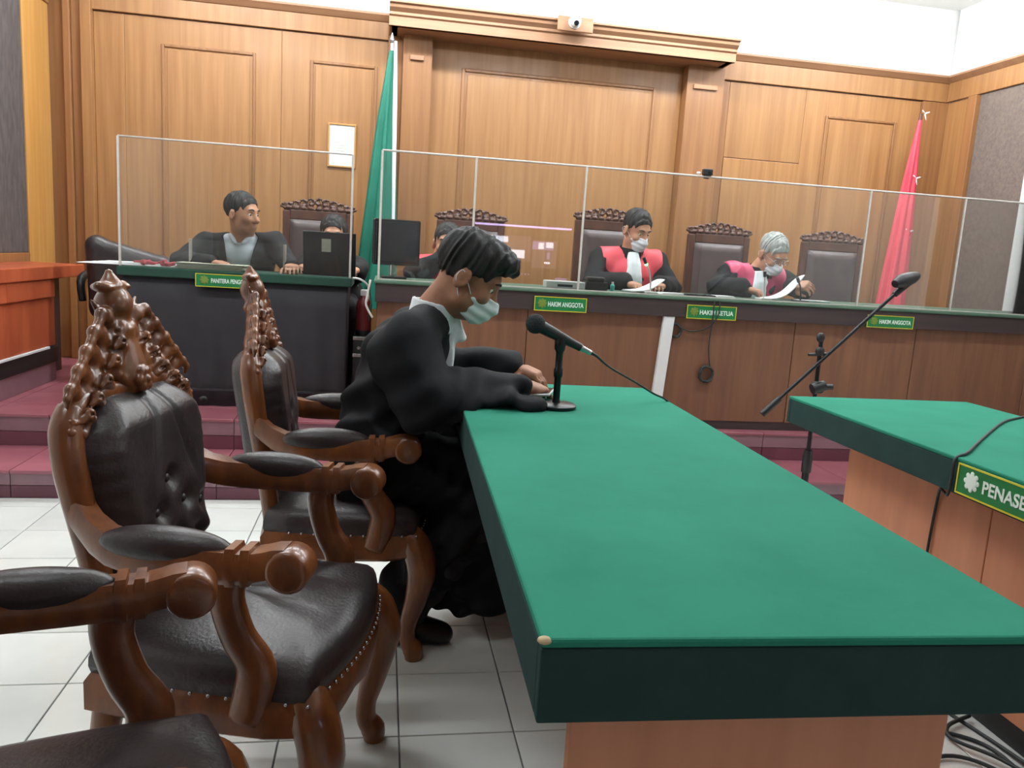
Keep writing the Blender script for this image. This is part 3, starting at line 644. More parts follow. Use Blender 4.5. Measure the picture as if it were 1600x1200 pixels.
# ================================================================== HIGH-BACKED CHAIRS BEHIND THE BENCH
def make_high_chair():
    t = thing('judge_chair', 'x', 'chair')
    MB().box((-.24, -.25, .36), (.26, .25, .42)).obj('seat_frame', 'carved_dark', t, bevel=.01)
    MB().box((-.22, -.235, .42), (.255, .235, .48)).obj('seat_cushion', 'leather2', t, bevel=.02)
    for s in (-1, 1):
        MB().tube([(.22, .215 * s, .38), (.225, .22 * s, .2), (.22, .215 * s, 0)], [.032, .026, .03], 10, 3).obj('front_leg', 'carved_dark', t, smooth=9)
        MB().tube([(-.22, .215 * s, .40), (-.25, .215 * s, .2), (-.29, .215 * s, 0)], [.03, .026, .028], 10, 3).obj('rear_leg', 'carved_dark', t, smooth=9)
        MB().box((-.27, .215 * s - .025, .40), (-.22, .215 * s + .025, 1.16)).obj('back_stile', 'carved_dark', t, bevel=.008)
        MB().tube([(-.24, .245 * s, .70), (0, .265 * s, .68), (.18, .265 * s, .68), (.23, .265 * s, .65)], [.022, .024, .026, .02], 10, 4).obj('arm', 'carved_dark', t, smooth=9)
        MB().tube([(.15, .262 * s, .67), (.17, .255 * s, .55), (.15, .245 * s, .40)], [.02, .022, .022], 10, 4).obj('arm_support', 'carved_dark', t, smooth=9)
    MB().box((-.265, -.19, 1.10), (-.222, .19, 1.165)).obj('top_rail', 'carved_dark', t, bevel=.006)
    def face(u, v):
        e = min(1, min(u, 1 - u) / .12, min(v, 1 - v) / .07); return (-.225 + .035 * math.sin(e * PI / 2), (2 * u - 1) * .192, .50 + v * .60)
    MB().grid(21, 31, face).obj('back_cushion', 'leather2', t, smooth=9)
    MB().box((-.262, -.19, .5), (-.235, .19, 1.1)).obj('back_board', 'carved_dark', t)
    f = Fld((-.285, -.27, 1.14), (-.205, .27, 1.27), .0042)
    f.cone((-.245, -.22, 1.17), (-.245, .22, 1.17), .016, .016, .01)
    for k in range(-4, 5):
        y = k * .05; top = 1.246 - .040 * abs(k / 4) ** 1.5; sg = 1 if k >= 0 else -1
        f.cone((-.245, y, 1.17), (-.243, y, top - .02), .016, .012, .01)
        for i in range(9):
            a = .3 + i * .62; r = .028 - i * .0018; f.ell((-.238, y + sg * r * math.cos(a), top - .022 + r * math.sin(a)), (.013, .0085, .0085), k=.006)
        f.cone((-.238, y + sg * .02, 1.185), (-.238, y + sg * .036, top - .006), .010, .006, .006); f.ell((-.226, y, 1.178), (.012, .018, .012), k=.006)
    for s in (-1, 1):
        for k in range(8): a = k * .8; r = .024 - k * .002; f.ell((-.24, (.226 + r * math.cos(a)) * s, 1.185 + r * math.sin(a)), (.016, .010, .010), k=.006)
    f.obj('carved_crest', 'carved_dark', t)
    return t
jc = make_high_chair()
JC = [(-.46, 5.50, -90, 'high backed carved chair behind the black laptop'), (.595, 5.35, -90, 'high backed carved chair behind the partly hidden judge'),
      (1.575, 5.32, -90, 'high backed carved chair behind the judge in bright red bib'), (2.44, 5.35, -90, 'high backed carved chair behind the grey haired judge'),
      (3.33, 5.35, -96, 'empty high backed carved chair right of the grey haired judge')]
for k, (x, y, a, lb) in enumerate(JC):
    o = jc if k == 0 else copy_tree(jc)
    o.location = (x, y, PZ2); o.scale = (1, 1, 1.055 if k == 2 else 1.02 if k > 2 else 1); o.rotation_euler = (0, 0, math.radians(a)); tag(o, lb, 'chair', 'high backed chairs behind the bench')

# ================================================================== PEOPLE
def rot(yaw=0, pitch=0, roll=0):
    """columns: forward, left, up of the head; pitch > 0 looks down"""
    return np.array(Matrix.Rotation(yaw, 3, 'Z') @ Matrix.Rotation(pitch, 3, 'Y') @ Matrix.Rotation(roll, 3, 'X'))
HS = [1.0]
def hp(c, R, p): p = np.array(p, float) * HS[0]; return tuple(np.array(c) + R @ np.array(p, float))
def add_head(F_, c, R, neck):
    H = lambda p: hp(c, R, p); hs = HS[0]
    class f:
        ell = staticmethod(lambda c_, r, R_, k, op='u': F_.ell(c_, tuple(v * hs for v in r), R_, k, op))
        cone = staticmethod(lambda a, b, ra, rb, k, op='u': F_.cone(a, b, ra * hs, rb * hs, k, op))
    f.ell(H((-.012, 0, .045)), (.098, .077, .090), R, .02); f.ell(H((.034, 0, -.02)), (.062, .061, .086), R, .03)
    f.ell(H((.050, 0, -.078)), (.040, .044, .036), R, .03); f.cone(H((.02, -.045, -.06)), H((.02, .045, -.06)), .03, .03, .03)
    f.cone(H((.086, -.030, .034)), H((.086, .030, .034)), .012, .012, .02)
    for s in (-1, 1):
        f.ell(H((.101, .031 * s, .014)), (.013, .017, .010), R, .012, 's'); f.ell(H((.072, .040 * s, -.020)), (.022, .022, .020), R, .02)
        f.ell(H((-.008, .082 * s, -.004)), (.025, .012, .035), R @ rot(0, .15, 0) @ rot(.35 * s), .008); f.ell(H((.000, .094 * s, -.002)), (.011, .007, .019), R, .006, 's')
    f.cone(H((.090, 0, .022)), H((.114, 0, -.024)), .008, .013, .014); f.ell(H((.100, .012, -.028)), (.010, .008, .008), R, .008); f.ell(H((.100, -.012, -.028)), (.010, .008, .008), R, .008)
    f.cone(H((.090, -.018, -.052)), H((.090, .018, -.052)), .008, .008, .01); f.cone(H((.089, -.016, -.063)), H((.089, .016, -.063)), .008, .008, .01)
    f.cone(H((.112, -.02, -.0575)), H((.112, .02, -.0575)), .0125, .0125, .004, 's')
    f.cone(H((-.022, 0, -.045)), neck, .052, .060, .03)
def add_hand(f, w, d, up, curl=.5, left=True, spread=.02, thumb=.6):
    """wrist w, pointing d, back of the hand towards up"""
    d = np.array(d, float); d /= np.linalg.norm(d); up = np.array(up, float); up -= d * (up @ d); up /= np.linalg.norm(up); sd = np.cross(up, d)   # sd = left side
    w = np.array(w, float); th = -1 if left else 1      # thumb side, palm down: left hand's thumb lies right
    f.cone(w, w + d * .045, .024, .030, .015, wide=(up, .62)); f.cone(w + d * .045 - sd * .026, w + d * .085 - sd * .030, .017, .014, .012); f.cone(w + d * .045 + sd * .026, w + d * .085 + sd * .030, .017, .014, .012)
    f.cone(w + d * .05, w + d * .088, .020, .016, .014, wide=(sd, 1.7))
    for i, (o, L) in enumerate(((1, .070), (.34, .080), (-.34, .076), (-1, .060))):
        p = w + d * (.088 - .006 * abs(o)) + sd * (th * o * .031); a = 0; r = .0088 if i < 3 else .0076
        for k, fr in enumerate((.44, .31, .25)):
            a += curl * (.75 if k == 0 else 1.0); q = p + (d * math.cos(a) - up * math.sin(a) + sd * th * o * .06) * L * fr
            f.cone(p, q, r, r * .92, .004); p = q; r *= .92
    p = w + d * .025 + sd * (th * .026) - up * .008
    for L, (cd_, cs, cu), r in ((.035, (.6, .75, -.3), .0125), (.030, (.85, .35 * thumb, -.4), .0105), (.024, (.9, .0, -.5), .0092)):
        v = d * cd_ + sd * th * cs + up * cu; v /= np.linalg.norm(v); q = p + v * L; f.cone(p, q, r, r * .9, .008); p = q
def person(name, label, loc, rz, J, head, outfit, skin='skin2', hair='hair', mask='mask_w', h=.007, bib=None, hands=(), glasses=False, hairline=.95, hs=1.0, puff=0, extra=None, lo=(-.45, -.6, -.02), hi=(.75, .6, 1.46), group='people seated behind the bench'):
    t = thing('person', label, 'person', loc, rz, group); HS[0] = hs
    hc, R = head; nk = J['neck']; H = lambda p: hp(hc, R, p)
    f = Fld(lo, hi, h)
    # ---- body: one continuous surface
    B = f
    def torso(g, e, k=.04):
        g.cone(J['pelvis'], J['waist'], .105 + e, .098 + e, k, wide=(J['side'], 1.5)); g.cone(J['waist'], J['chest'], .098 + e, .105 + e, k, wide=(J['side'], 1.5))
        g.cone(J['chest'], np.array(nk) + np.array((-.01, 0, -.05)), .102 + e, .045 + e, k, wide=(J['side'], 1.35))
        for s in ('r', 'l'): g.cone(np.array(nk) + (np.array(J['sh' + s]) - np.array(nk)) * .35 + np.array((0, 0, -.012)), J['sh' + s], .036 + e, .058 + e, k)
    torso(B, 0)
    for s in ('r', 'l'):
        B.cone(J['sh' + s], J['el' + s], .050, .040, .03); B.cone(J['el' + s], J['wr' + s], .040, .026, .02)
        B.cone(J['hip' + s], J['kn' + s], .078, .058, .03); B.cone(J['kn' + s], J['an' + s], .055, .038, .02); B.cone(J['an' + s], np.array(J['toe' + s]) - np.array((0, 0, .01)), .030, .016, .01)
    add_head(B, hc, R, nk)
    for (w, d, up, curl, left) in hands: add_hand(B, w, d, up, curl, left)
    B.obj('body', skin, t)
    # ---- eyes
    for s in (-1, 1):
        e = MB().sphere(H((.0785, .031 * s, .011)), .0110 * hs, 12, 8).obj('eye', 'eye', t, smooth=9); MB().sphere(H((.0850, .031 * s, .0095)), .0066 * hs, 8, 6).obj('iris', 'iris', e, smooth=9)
        MB().tube([H((.098, .014 * s, .036)), H((.098, .032 * s, .042)), H((.085, .050 * s, .036))], [.003, .004, .002], 6, 3).obj('eyebrow', hair, t, smooth=9)
    # ---- hair
    hb = .15 * hs + puff; c = np.array(hc); g = Fld(c - hb, c + hb, .004)
    g.ell(H((-.018, 0, .052)), (.105 * hs + puff, .085 * hs + puff * .7, .091 * hs + puff), R, .02)
    if puff: g.ell(H((.064, 0, .104)), (.064, .068, .040), R, .04)
    X, Y, Z = g.xyz(); q = [((X - c[0]) * R[0][i] + (Y - c[1]) * R[1][i] + (Z - c[2]) * R[2][i]) / hs for i in range(3)]
    g.d += .0045 * np.sin(q[1] * 70 + 9 * np.sin(q[0] * 40)) * np.sin(q[0] * 55 + 2) + .002 * np.sin(q[1] * 190 + q[0] * 60)
    low = np.clip((q[0] + .055) / .075, 0, 1) * .085 - .062               # hair reaches low at the nape, above the ears
    g.d = np.maximum(g.d, low - q[2]); face = np.sqrt(((q[0] - .115 * hairline) / .082) ** 2 + (q[1] / .088) ** 2 + ((q[2] + .008) / .088) ** 2) - 1
    g.d = np.maximum(g.d, -face * .08); g.obj('hair', hair, t)
    # ---- mask
    if mask:
        g = Fld(c - .14 * hs, c + .14 * hs, .0032); sc_ = lambda r: tuple(v * hs for v in r); g.ell(H((.034, 0, -.02)), sc_((.067, .066, .091)), R, .02); g.ell(H((.055, 0, -.078)), sc_((.045, .050, .042)), R, .02); g.cone(H((.09, 0, .0)), H((.119, 0, -.03)), .012 * hs, .019 * hs, .02); g.ell(H((.086, 0, -.058)), sc_((.042, .038, .046)), R, .03)
        X, Y, Z = g.xyz(); q = [((X - c[0]) * R[0][i] + (Y - c[1]) * R[1][i] + (Z - c[2]) * R[2][i]) / hs for i in range(3)]
        g.d += .0016 * np.sin(q[2] * 210); hgt = np.abs(q[2] + .060 + .25 * np.clip(.07 - q[0], 0, .05)) - .050 + np.clip(.085 - q[0], 0, 1) * .50
        g.d = np.maximum(np.maximum(g.d, hgt * .8), .022 - q[0]); mo = g.obj('face_mask', mask, t)
        for s in (-1, 1): MB().tube([H((.040, .066 * s, -.030)), H((.012, .077 * s, -.005)), H((-.018, .092 * s, .018)), H((-.026, .094 * s, -.006)), H((-.010, .084 * s, -.030)), H((.036, .062 * s, -.082))], .0014, 6, 4).obj('ear_loop', 'white_cloth', mo, smooth=9)
    if glasses:
        b = MB()
        for s in (-1, 1):
            b.tube([H((.112, .033 * s + .022 * math.cos(a), .012 + .017 * math.sin(a))) for a in np.linspace(0, 2 * PI, 17)], .0016, 6)
            b.tube([H((.110, .055 * s, .016)), H((.05, .078 * s, .016)), H((-.01, .086 * s, .014))], .0016, 6)
        b.tube([H((.112, -.012, .014)), H((.116, 0, .018)), H((.112, .012, .014))], .0016, 6).obj('glasses', 'steel', t, smooth=9)
    # ---- clothes
    e0 = .020 if outfit == 'robe' else .016
    g = Fld(lo, hi, h); torso(g, e0); tor = g.like()
    for s in ('r', 'l'):
        el, wr = np.array(J['el' + s]), np.array(J['wr' + s]); flare = .062 if outfit == 'robe' else .036
        g.cone(J['sh' + s], el, .072, .066 if outfit == 'robe' else .056, .03); g.cone(el, el + (wr - el) * .93, .062 if outfit == 'robe' else .054, flare, .02)
        if outfit == 'robe': g.cone(J['hip' + s], J['kn' + s], .105, .085, .05); g.cone(J['kn' + s], np.array(J['an' + s]) + np.array((0, 0, .10)), .085, .085, .05)
    if extra: extra(g)
    X, Y, Z = g.xyz(); g.d += .0080 * np.sin(Y * 36 + 5 * np.sin(Z * 9 + X * 7)) * np.clip((1.02 - Z) * 4, 0, 1) + .0055 * np.sin(Z * 34 + X * 28 + 3 * np.sin(Y * 14)) + (.0045 if extra else .002) * np.sin((X * .75 - Z) * 62 + 4 * np.sin(X * 11 + Y * 9)) * np.clip((1.04 - Z) * 5, 0, 1)
    nkv = np.array(nk); chv = np.array(J['chest']); fw = np.array(J.get('fwd', (1, 0, 0)), float)
    lat = (X - chv[0]) * J['side'][0] + (Y - chv[1]) * J['side'][1]; fr = (X - chv[0]) * fw[0] + (Y - chv[1]) * fw[1]
    ring = np.sqrt((X - nkv[0] - .012) ** 2 + (Y - nkv[1]) ** 2) - .080      # neck opening
    g.d = np.maximum(g.d, -np.maximum(ring, nkv[2] - .07 - Z))
    if outfit == 'blazer':                                                  # open front over a shirt
        sh = tor.like(); sh.d = tor.d + .013
        op = np.maximum(np.abs(lat) - (.035 + .22 * np.clip((Z - .66), 0, .4)) * np.clip((nkv[2] + .07 - Z) * 12, .3, 1), -(fr - .02))
        g.d = np.maximum(g.d, -op); sh.d = np.maximum(sh.d, -np.maximum(ring + .012, nkv[2] - .02 - Z))
        sh.d = np.maximum(sh.d, .45 - Z)
        sh.cone(np.array(nk) + np.array((.03, -.055, -.01)), np.array(nk) + np.array((.075, -.02, -.055)), .014, .010, .01); sh.cone(np.array(nk) + np.array((.03, .055, -.01)), np.array(nk) + np.array((.075, .02, -.055)), .014, .010, .01)
        sh.obj('shirt', 'shirt', t); g.obj('blazer', 'blazer', t)
    else:
        g.obj('robe', 'robe', t)
    if outfit == 'robe':
        col = Fld(nkv - .14, nkv + .14, .004); col.cone(nkv + np.array((-.012, 0, -.045)), nkv + np.array((-.005, 0, .012)), J.get('collar', .078), J.get('collar', .078) - .006, .01)
        Xc, Yc, Zc = col.xyz(); inner = np.sqrt((Xc - nkv[0] + .006) ** 2 + (Yc - nkv[1]) ** 2) - .064
        col.d = np.maximum(np.maximum(col.d, -inner), (Zc - nkv[2] - .022 + .22 * (Xc - nkv[0]))); col.d = np.maximum(col.d, nkv[2] - .075 - Zc)
        col.obj('collar', 'white_cloth' if not bib else 'robe', t)
        if bib:
            b = tor.like(); wid = .205
            for s in ('r', 'l'): b.cone(J['sh' + s], np.array(J['sh' + s]) + (np.array(J['el' + s]) - np.array(J['sh' + s])) * .15, .076, .074, .03)
            b.d = b.d - .007 + .002 * np.sin(lat * 60); b.d = np.maximum(np.maximum(b.d, np.abs(lat) - wid + .10 * np.clip(1.0 - Z, 0, .5)), -np.maximum(ring + .002, nkv[2] - .06 - Z))
            b.d = np.maximum(b.d, J['waist'][2] - .06 - Z); b.d = np.maximum(b.d, -(fr + .05)); b.obj('bib', bib, t)
        jb = tor.like(); ln = J.get('jabot', .26)
        jb.d = jb.d - .018 - .003 * np.sin(lat * 210); jb.d = np.maximum(np.maximum(jb.d, np.abs(lat) - (.030 + .17 * np.clip(nkv[2] - .02 - Z, 0, .4))), -(fr - .0)); jb.d = np.maximum(np.maximum(jb.d, nkv[2] - ln - Z), Z - nkv[2] + .015)
        jb.cone(nkv + fw * .064 + np.array((0, 0, -.03)), nkv + fw * .088 + np.array((0, 0, -.085)), .009, .014, .03, wide=(J['side'], 1.8)); jb.obj('jabot', 'white_cloth', t)
    # trousers and shoes
    for s in ('r', 'l'):
        tr = Fld(np.minimum(np.minimum(J['hip' + s], J['kn' + s]), J['an' + s]) - .14, np.maximum(np.maximum(J['hip' + s], J['kn' + s]), J['an' + s]) + .14, .008)
        tr.cone(J['hip' + s], J['kn' + s], .090, .072, .03); tr.cone(J['kn' + s], np.array(J['an' + s]), .070, .056, .03)
        Xt, Yt, Zt = tr.xyz(); tr.d += .004 * np.sin(Zt * 60 + Xt * 40); tr.obj('trouser_leg', 'trouser', t)
        a_, b_ = np.array(J['an' + s]), np.array(J['toe' + s]); sh = Fld(np.minimum(a_, b_) - .10, np.maximum(a_, b_) + .10, .006)
        dv = b_ - a_; dv[2] = 0; dv /= np.linalg.norm(dv); hl = np.array((a_[0], a_[1], .045)) - dv * .03
        sh.cone(hl, np.array((b_[0], b_[1], .032)) + dv * .02, .045, .034, .02); sh.cone(a_ - np.array((0, 0, .03)), np.array((b_[0], b_[1], .04)), .046, .034, .02); Xs, Ys, Zs = sh.xyz(); sh.d = np.maximum(sh.d, .004 - Zs); sh.obj('shoe', 'shoe', t)
    return t
def seated(dz=0, lean=.05, **kw):
    J = dict(side=(0, 1, 0), fwd=(1, 0, 0), pelvis=(0, 0, .58), waist=(.02 + lean * .3, 0, .74 + dz * .4), chest=(.03 + lean * .7, 0, .93 + dz * .8), neck=(.04 + lean, 0, 1.09 + dz),
             shr=(.03 + lean * .8, -.185, 1.015 + dz), shl=(.03 + lean * .8, .185, 1.015 + dz), elr=(.14 + lean, -.26, .80), ell=(.14 + lean, .26, .80), wrr=(.34 + lean, -.15, .80), wrl=(.34 + lean, .15, .80),
             hipr=(.02, -.09, .56), hipl=(.02, .09, .56), knr=(.42, -.11, .54), knl=(.42, .11, .54), anr=(.40, -.11, .09), anl=(.40, .11, .09), toer=(.54, -.12, .04), toel=(.54, .12, .04))
    J.update(kw); return J
S90 = -PI / 2
# judge with the bright red bib, reading
J = seated(-.065, .04, wrr=(.36, -.10, .815), wrl=(.36, .12, .815), jabot=.235)
person('person', 'person in black robe with bright red bib and white mask, reading papers', (1.60, 5.13, PZ2), S90, J, ((.105, .02, 1.152), rot(.35, .42, 0)), 'robe', bib='bib_red', hands=[((.36, -.10, .815), (.8, .5, -.1), (0, 0, 1), .5, False), ((.36, .12, .815), (.8, -.4, -.1), (0, 0, 1), .5, True)], hairline=.86)
# grey haired judge, leaning over the papers
J = seated(-.07, .12, shr=(.12, -.20, .91), shl=(.12, .165, .885), wrr=(.40, -.22, .825), elr=(.22, -.33, .82), wrl=(.42, .10, .86), ell=(.24, .27, .83), chest=(.10, -.04, .83), neck=(.14, -.01, .955), jabot=.25)
person('person', 'grey haired person in black robe with magenta bib and glasses, bent over papers', (2.50, 5.14, PZ2), S90, J, ((.215, .035, 1.056), rot(.25, .62, .05)), 'robe', bib='bib_pink', hair='hair_grey', hands=[((.40, -.22, .825), (.7, .7, -.15), (0, 0, 1), .6, False), ((.42, .10, .86), (.8, .45, .1), (0, -.7, .7), .7, True)], glasses=True)
# judge mostly hidden behind the lawyer, hand at the mouth
J = seated(-.19, .06, wrr=(.20, -.03, .895), elr=(.25, -.20, .80))
person('person', 'person in red bib half hidden behind the lawyer, hand at mouth', (.40, 5.16, PZ2), S90, J, ((.115, -.01, .982), rot(-.1, .10, -.08)), 'robe', bib='bib_red', mask=None, hands=[((.20, -.03, .895), (.15, .5, .8), (.9, .1, -.1), .35, False), ((.40, .15, .80), (.9, -.3, -.1), (0, 0, 1), .5, True)])
# clerk in black blazer, looking to the right
J = seated(-.12, .05, elr=(.20, -.33, .79), wrr=(.40, -.10, .795), ell=(.18, .28, .82), wrl=(.36, .33, .80), shr=(.07, -.19, .895), shl=(.05, .19, .92))
person('person', 'bareheaded person in black blazer and white shirt at the clerk desk, looking right', (-.86, 5.15, PZ2), S90, J, ((.12, .01, 1.082), rot(1.02, .08, 0)), 'blazer', skin='skin2', mask=None, hands=[((.40, -.10, .795), (.6, .7, -.05), (0, 0, 1), .25, False), ((.36, .33, .80), (.9, .1, -.05), (0, 0, 1), .5, True)], hairline=.88)
# person behind the laptop: only hair and forehead show
J = seated(-.22, .05, shr=(.07, -.15, .80), shl=(.07, .15, .80), elr=(.18, -.15, .79), ell=(.18, .17, .79), wrr=(.36, -.12, .80), wrl=(.36, .12, .80))
person('person', 'person hidden behind the black laptop, only dark hair and forehead showing', (-.325, 5.36, PZ2), S90, J, ((.11, 0, .99), rot(0, .12, 0)), 'blazer', mask='mask_w', hands=[((.39, -.15, .80), (.9, .2, -.1), (0, 0, 1), .5, False), ((.39, .15, .80), (.9, -.2, -.1), (0, 0, 1), .5, True)])
# ---- the lawyer in the foreground
def lawyer_extra(g):
    # wide sleeve spread on the table, gown over lap and down to the floor, fullness at the back
    g.cone((.03, -.20, .92), (.10, -.25, .80), .080, .078, .05); g.cone((.14, -.24, .80), (.34, -.25, .80), .075, .045, .04); g.cone((.26, -.24, .815), (.44, -.27, .812), .040, .014, .03, wide=((0, 1, 0), 2.0))
    g.cone((.22, -.18, .83), (.40, -.20, .815), .055, .030, .04); g.cone((.16, .20, .85), (.34, .12, .85), .058, .046, .04)
    g.cone((.0, -.02, .62), (-.02, .0, .52), .13, .13, .05, wide=((0, 1, 0), 1.45))
    g.cone((.10, -.10, .60), (.38, -.13, .60), .085, .075, .05); g.cone((.10, .10, .60), (.38, .13, .60), .085, .075, .05)
    for (x, y, z) in ((.20, -.10, .16), (.27, -.115, .13), (.34, -.12, .13), (.41, -.12, .16), (.41, .10, .16), (.30, .12, .14)): g.cone((x * .8 + .02, y * .9, .56), (x, y, z), .055, .042, .05)
    # keep the gown off the table
    g.box((.222, -.9, .68), (.95, .6, .802), .006, 's')
J = dict(side=(0, 1, 0), fwd=(1, 0, 0), pelvis=(-.02, 0, .58), waist=(.0, 0, .72), chest=(.065, 0, .90), neck=(.15, .0, 1.055), shr=(.065, -.185, .975), shl=(.10, .185, .975), elr=(.13, -.245, .83), ell=(.20, .20, .85),
         wrr=(.40, -.175, .838), wrl=(.415, .07, .872), hipr=(.0, -.09, .555), hipl=(.0, .09, .555), knr=(.40, -.13, .53), knl=(.42, .12, .53), anr=(.09, -.125, .10), anl=(.40, .12, .10), toer=(.19, -.13, .04), toel=(.54, .13, .04), jabot=.25)
LW = (.015, 2.47, 0)
person('person', 'lawyer in black robe and pale mask seated at the green table, looking down', LW, 0, J, ((.240, -.03, 1.160), rot(-.16, .56, 0)), 'robe', skin='skin', mask='mask', hs=1.01, puff=.005, h=.0055, extra=lawyer_extra,
       hands=[((.40, -.175, .838), (.8, .6, -.02), (-.1, -.3, 1), .45, False), ((.415, .07, .872), (.88, -.45, -.22), (.25, -.1, 1), .55, True)], lo=(-.25, -.42, -.02), hi=(.68, .42, 1.36), group='people in the foreground')

# ================================================================== SCREENS, FLAGS AND OTHER THINGS
def strip(a, b, r=.005): return MB().tube([a, b], r, 8)
# ---- long acrylic screen on the bench
t = thing('acrylic_screen', 'long clear acrylic screen with pale edges standing on the judges bench', 'screen', (0, 4.35, BZ))
vx = [-.026, .475, 1.088, 2.817, 3.445, 4.20]; AZ = 1.745 - BZ
for i, (a, b) in enumerate(zip(vx[:-1], vx[1:])):
    MB().box((a + .004, -.0015, .004), (b - .004, .0015, AZ - .004)).obj('pane', 'acrylic', t)
for x in vx: MB().box((x - .006, -.005, 0), (x + .006, .005, AZ)).obj('joint_strip', 'acrylic_edge', t, bevel=.002)
MB().tube([(vx[0], 0, AZ), (1.0, .0, AZ + .002), (2.0, 0, AZ), (vx[-1], 0, AZ)], .0055, 8, 6).obj('top_strip', 'acrylic_edge', t, smooth=9)
MB().box((vx[0], -.006, 0), (vx[-1], .006, .006)).obj('bottom_strip', 'acrylic_edge', t)
# ---- acrylic screen on the clerk desk
DZ = 1.054
t = thing('acrylic_screen', 'single tall acrylic screen with pale edges on the clerk desk', 'screen', (0, 4.60, DZ))
MB().box((-1.410, -.0015, .004), (-.19, .0015, .68)).obj('pane', 'acrylic', t)
for x in (-1.414, -.188): MB().box((x - .006, -.006, 0), (x + .006, .006, .682)).obj('edge_strip', 'acrylic_edge', t, bevel=.002)
strip((-1.414, 0, .682), (-.188, 0, .682), .005).obj('top_strip', 'acrylic_edge', t, smooth=9)
t = thing('acrylic_shield', 'low acrylic shield on two white posts in front of the clerk', 'screen', (0, 4.82, DZ))
MB().box((-1.09, -.0015, .02), (-.58, .0015, .165)).obj('pane', 'acrylic', t)
for x in (-1.10, -.575):
    MB().box((x - .008, -.008, .006), (x + .008, .008, .165)).obj('post', 'acrylic_edge', t, bevel=.002); MB().box((x - .03, -.03, 0), (x + .05, .03, .006)).obj('foot', 'acrylic_edge', t, bevel=.002)
# ---- webcam on the screen edge
t = thing('webcam', 'small black webcam clipped on the top edge of the acrylic screen', 'webcam', (1.79, 4.35, 1.75))
MB().box((-.028, -.018, .002), (.028, .016, .038)).obj('housing', 'black', t, bevel=.006); MB().lathe([(.011, 0), (.011, .006), (.004, .008)], 16, (.01, -.018, .02), (0, -1, 0)).obj('lens', 'lens', t, smooth=.6)
MB().box((-.016, .007, -.016), (.016, .012, .004)).obj('clip', 'black', t, bevel=.002); MB().sphere((-.052, 0, .012), (.012, .010, .008), 10, 6).obj('tape_tab', 'paper', t, smooth=9)
# ---- flags
def furled(name, label, loc, zt, zb, x_l, x_r, m, top_r, seedk):
    t = thing(name, label, 'flag', loc)
    MB().tube([(0, 0, 0), (0, 0, zt + .05)], .013, 12).obj('pole', 'steel' if m == 'flag_green' else 'carved_dark', t, smooth=.8)
    MB().lathe([(.15, 0), (.15, .02), (.05, .05), (.02, .09)], 24).obj('pole_base', 'carved_dark', t, smooth=.6)
    def fn(u, v):
        a = 2 * PI * u; z = zt - v * (zt - zb); w0 = top_r + v ** .85 * (x_r - x_l) / 2; cx = v ** .9 * (x_l + x_r) / 2
        rr = 1 + .22 * math.sin(7 * a + seedk + 1.5 * v) * min(1, v * 4)
        return (cx + w0 * rr * math.cos(a), (top_r + .05 * v) * rr * math.sin(a), z)
    MB().grid(64, 40, fn).obj('cloth', m, t, smooth=9)
    return t
t = furled('furled_flag', 'furled dark green flag on a pale pole left of the canopy', (.005, 5.86, PZ2), 2.30, .5, -.19, .05, 'flag_green', .018, 0)
MB().tube([(.025, -.03, 2.36), (.035, -.035, 1.9), (.05, -.04, 1.2), (.06, -.045, .6)], [.010, .016, .012, .009], 8, 4).obj('white_fringe', 'white_cloth', t, smooth=9)
MB().lathe([(.012, 0), (.02, .02), (.004, .07)], 12, (0, 0, 2.35)).obj('finial', 'steel', t, smooth=.6)
t = furled('furled_flag', 'furled red flag with small white ties at the right corner', (4.16, 5.9, PZ2), 2.20, .45, -.16, .06, 'flag_red', .014, 2)
for k, z in enumerate((2.25, 1.75, 1.33)):
    b = MB(); b.tube([(.02, -.02, z), (.05, -.035, z + .012)], [.007, .004], 6); b.tube([(.02, -.02, z), (-.015, -.035, z + .02)], [.006, .004], 6); b.tube([(.02, -.02, z), (.03, -.03, z - .05)], [.006, .003], 6)
    b.obj('white_tie', 'white_cloth', t, smooth=9)
# ---- framed notice, camera dome
t = thing('framed_notice', 'white sheet in thin pale wood frame on panelled wall', 'picture', (-.338, YW - .006, 1.967))
MB().box((-.09, -.010, -.148), (.09, -.004, .148)).obj('sheet', 'paper', t)
b = MB()
for lo, hi in (((-.102, -.158), (.102, -.146)), ((-.102, .146), (.102, .158)), ((-.102, -.146), (-.09, .146)), ((.09, -.146), (.102, .146))): b.box((lo[0], -.018, lo[1]), (hi[0], -.002, hi[1]))
b.obj('frame', 'gold_wood', t, bevel=.002)
b = MB(); [b.box((-.055 + .01 * k % .02, -.0115, .02 - .02 * k), (.02 + .012 * (k % 3), -.0098, .024 - .02 * k)) for k in range(5)]; o = b.obj('faint_print', 'paper_old', t); o['kind'] = 'stuff'
t = thing('security_camera', 'white dome security camera on a brown plate on the canopy edge', 'camera', (1.28, 5.815, 2.89))
MB().box((-.12, -.02, -.05), (.14, .0, .05)).obj('plate', 'cornice', t, bevel=.006); MB().sphere((0, -.05, .01), (.042, .042, .042), 18, 12).obj('dome', 'plastic_white', t, smooth=9)
MB().lathe([(.018, 0), (.018, .01), (.008, .012)], 16, (.0, -.082, -.008), (0, -.9, -.35)).obj('lens', 'lens', t, smooth=.6); MB().lathe([(.045, 0), (.045, .014)], 20, (0, -.02, .01), (0, -1, 0)).obj('mount_ring', 'plastic_white', t, smooth=.6)
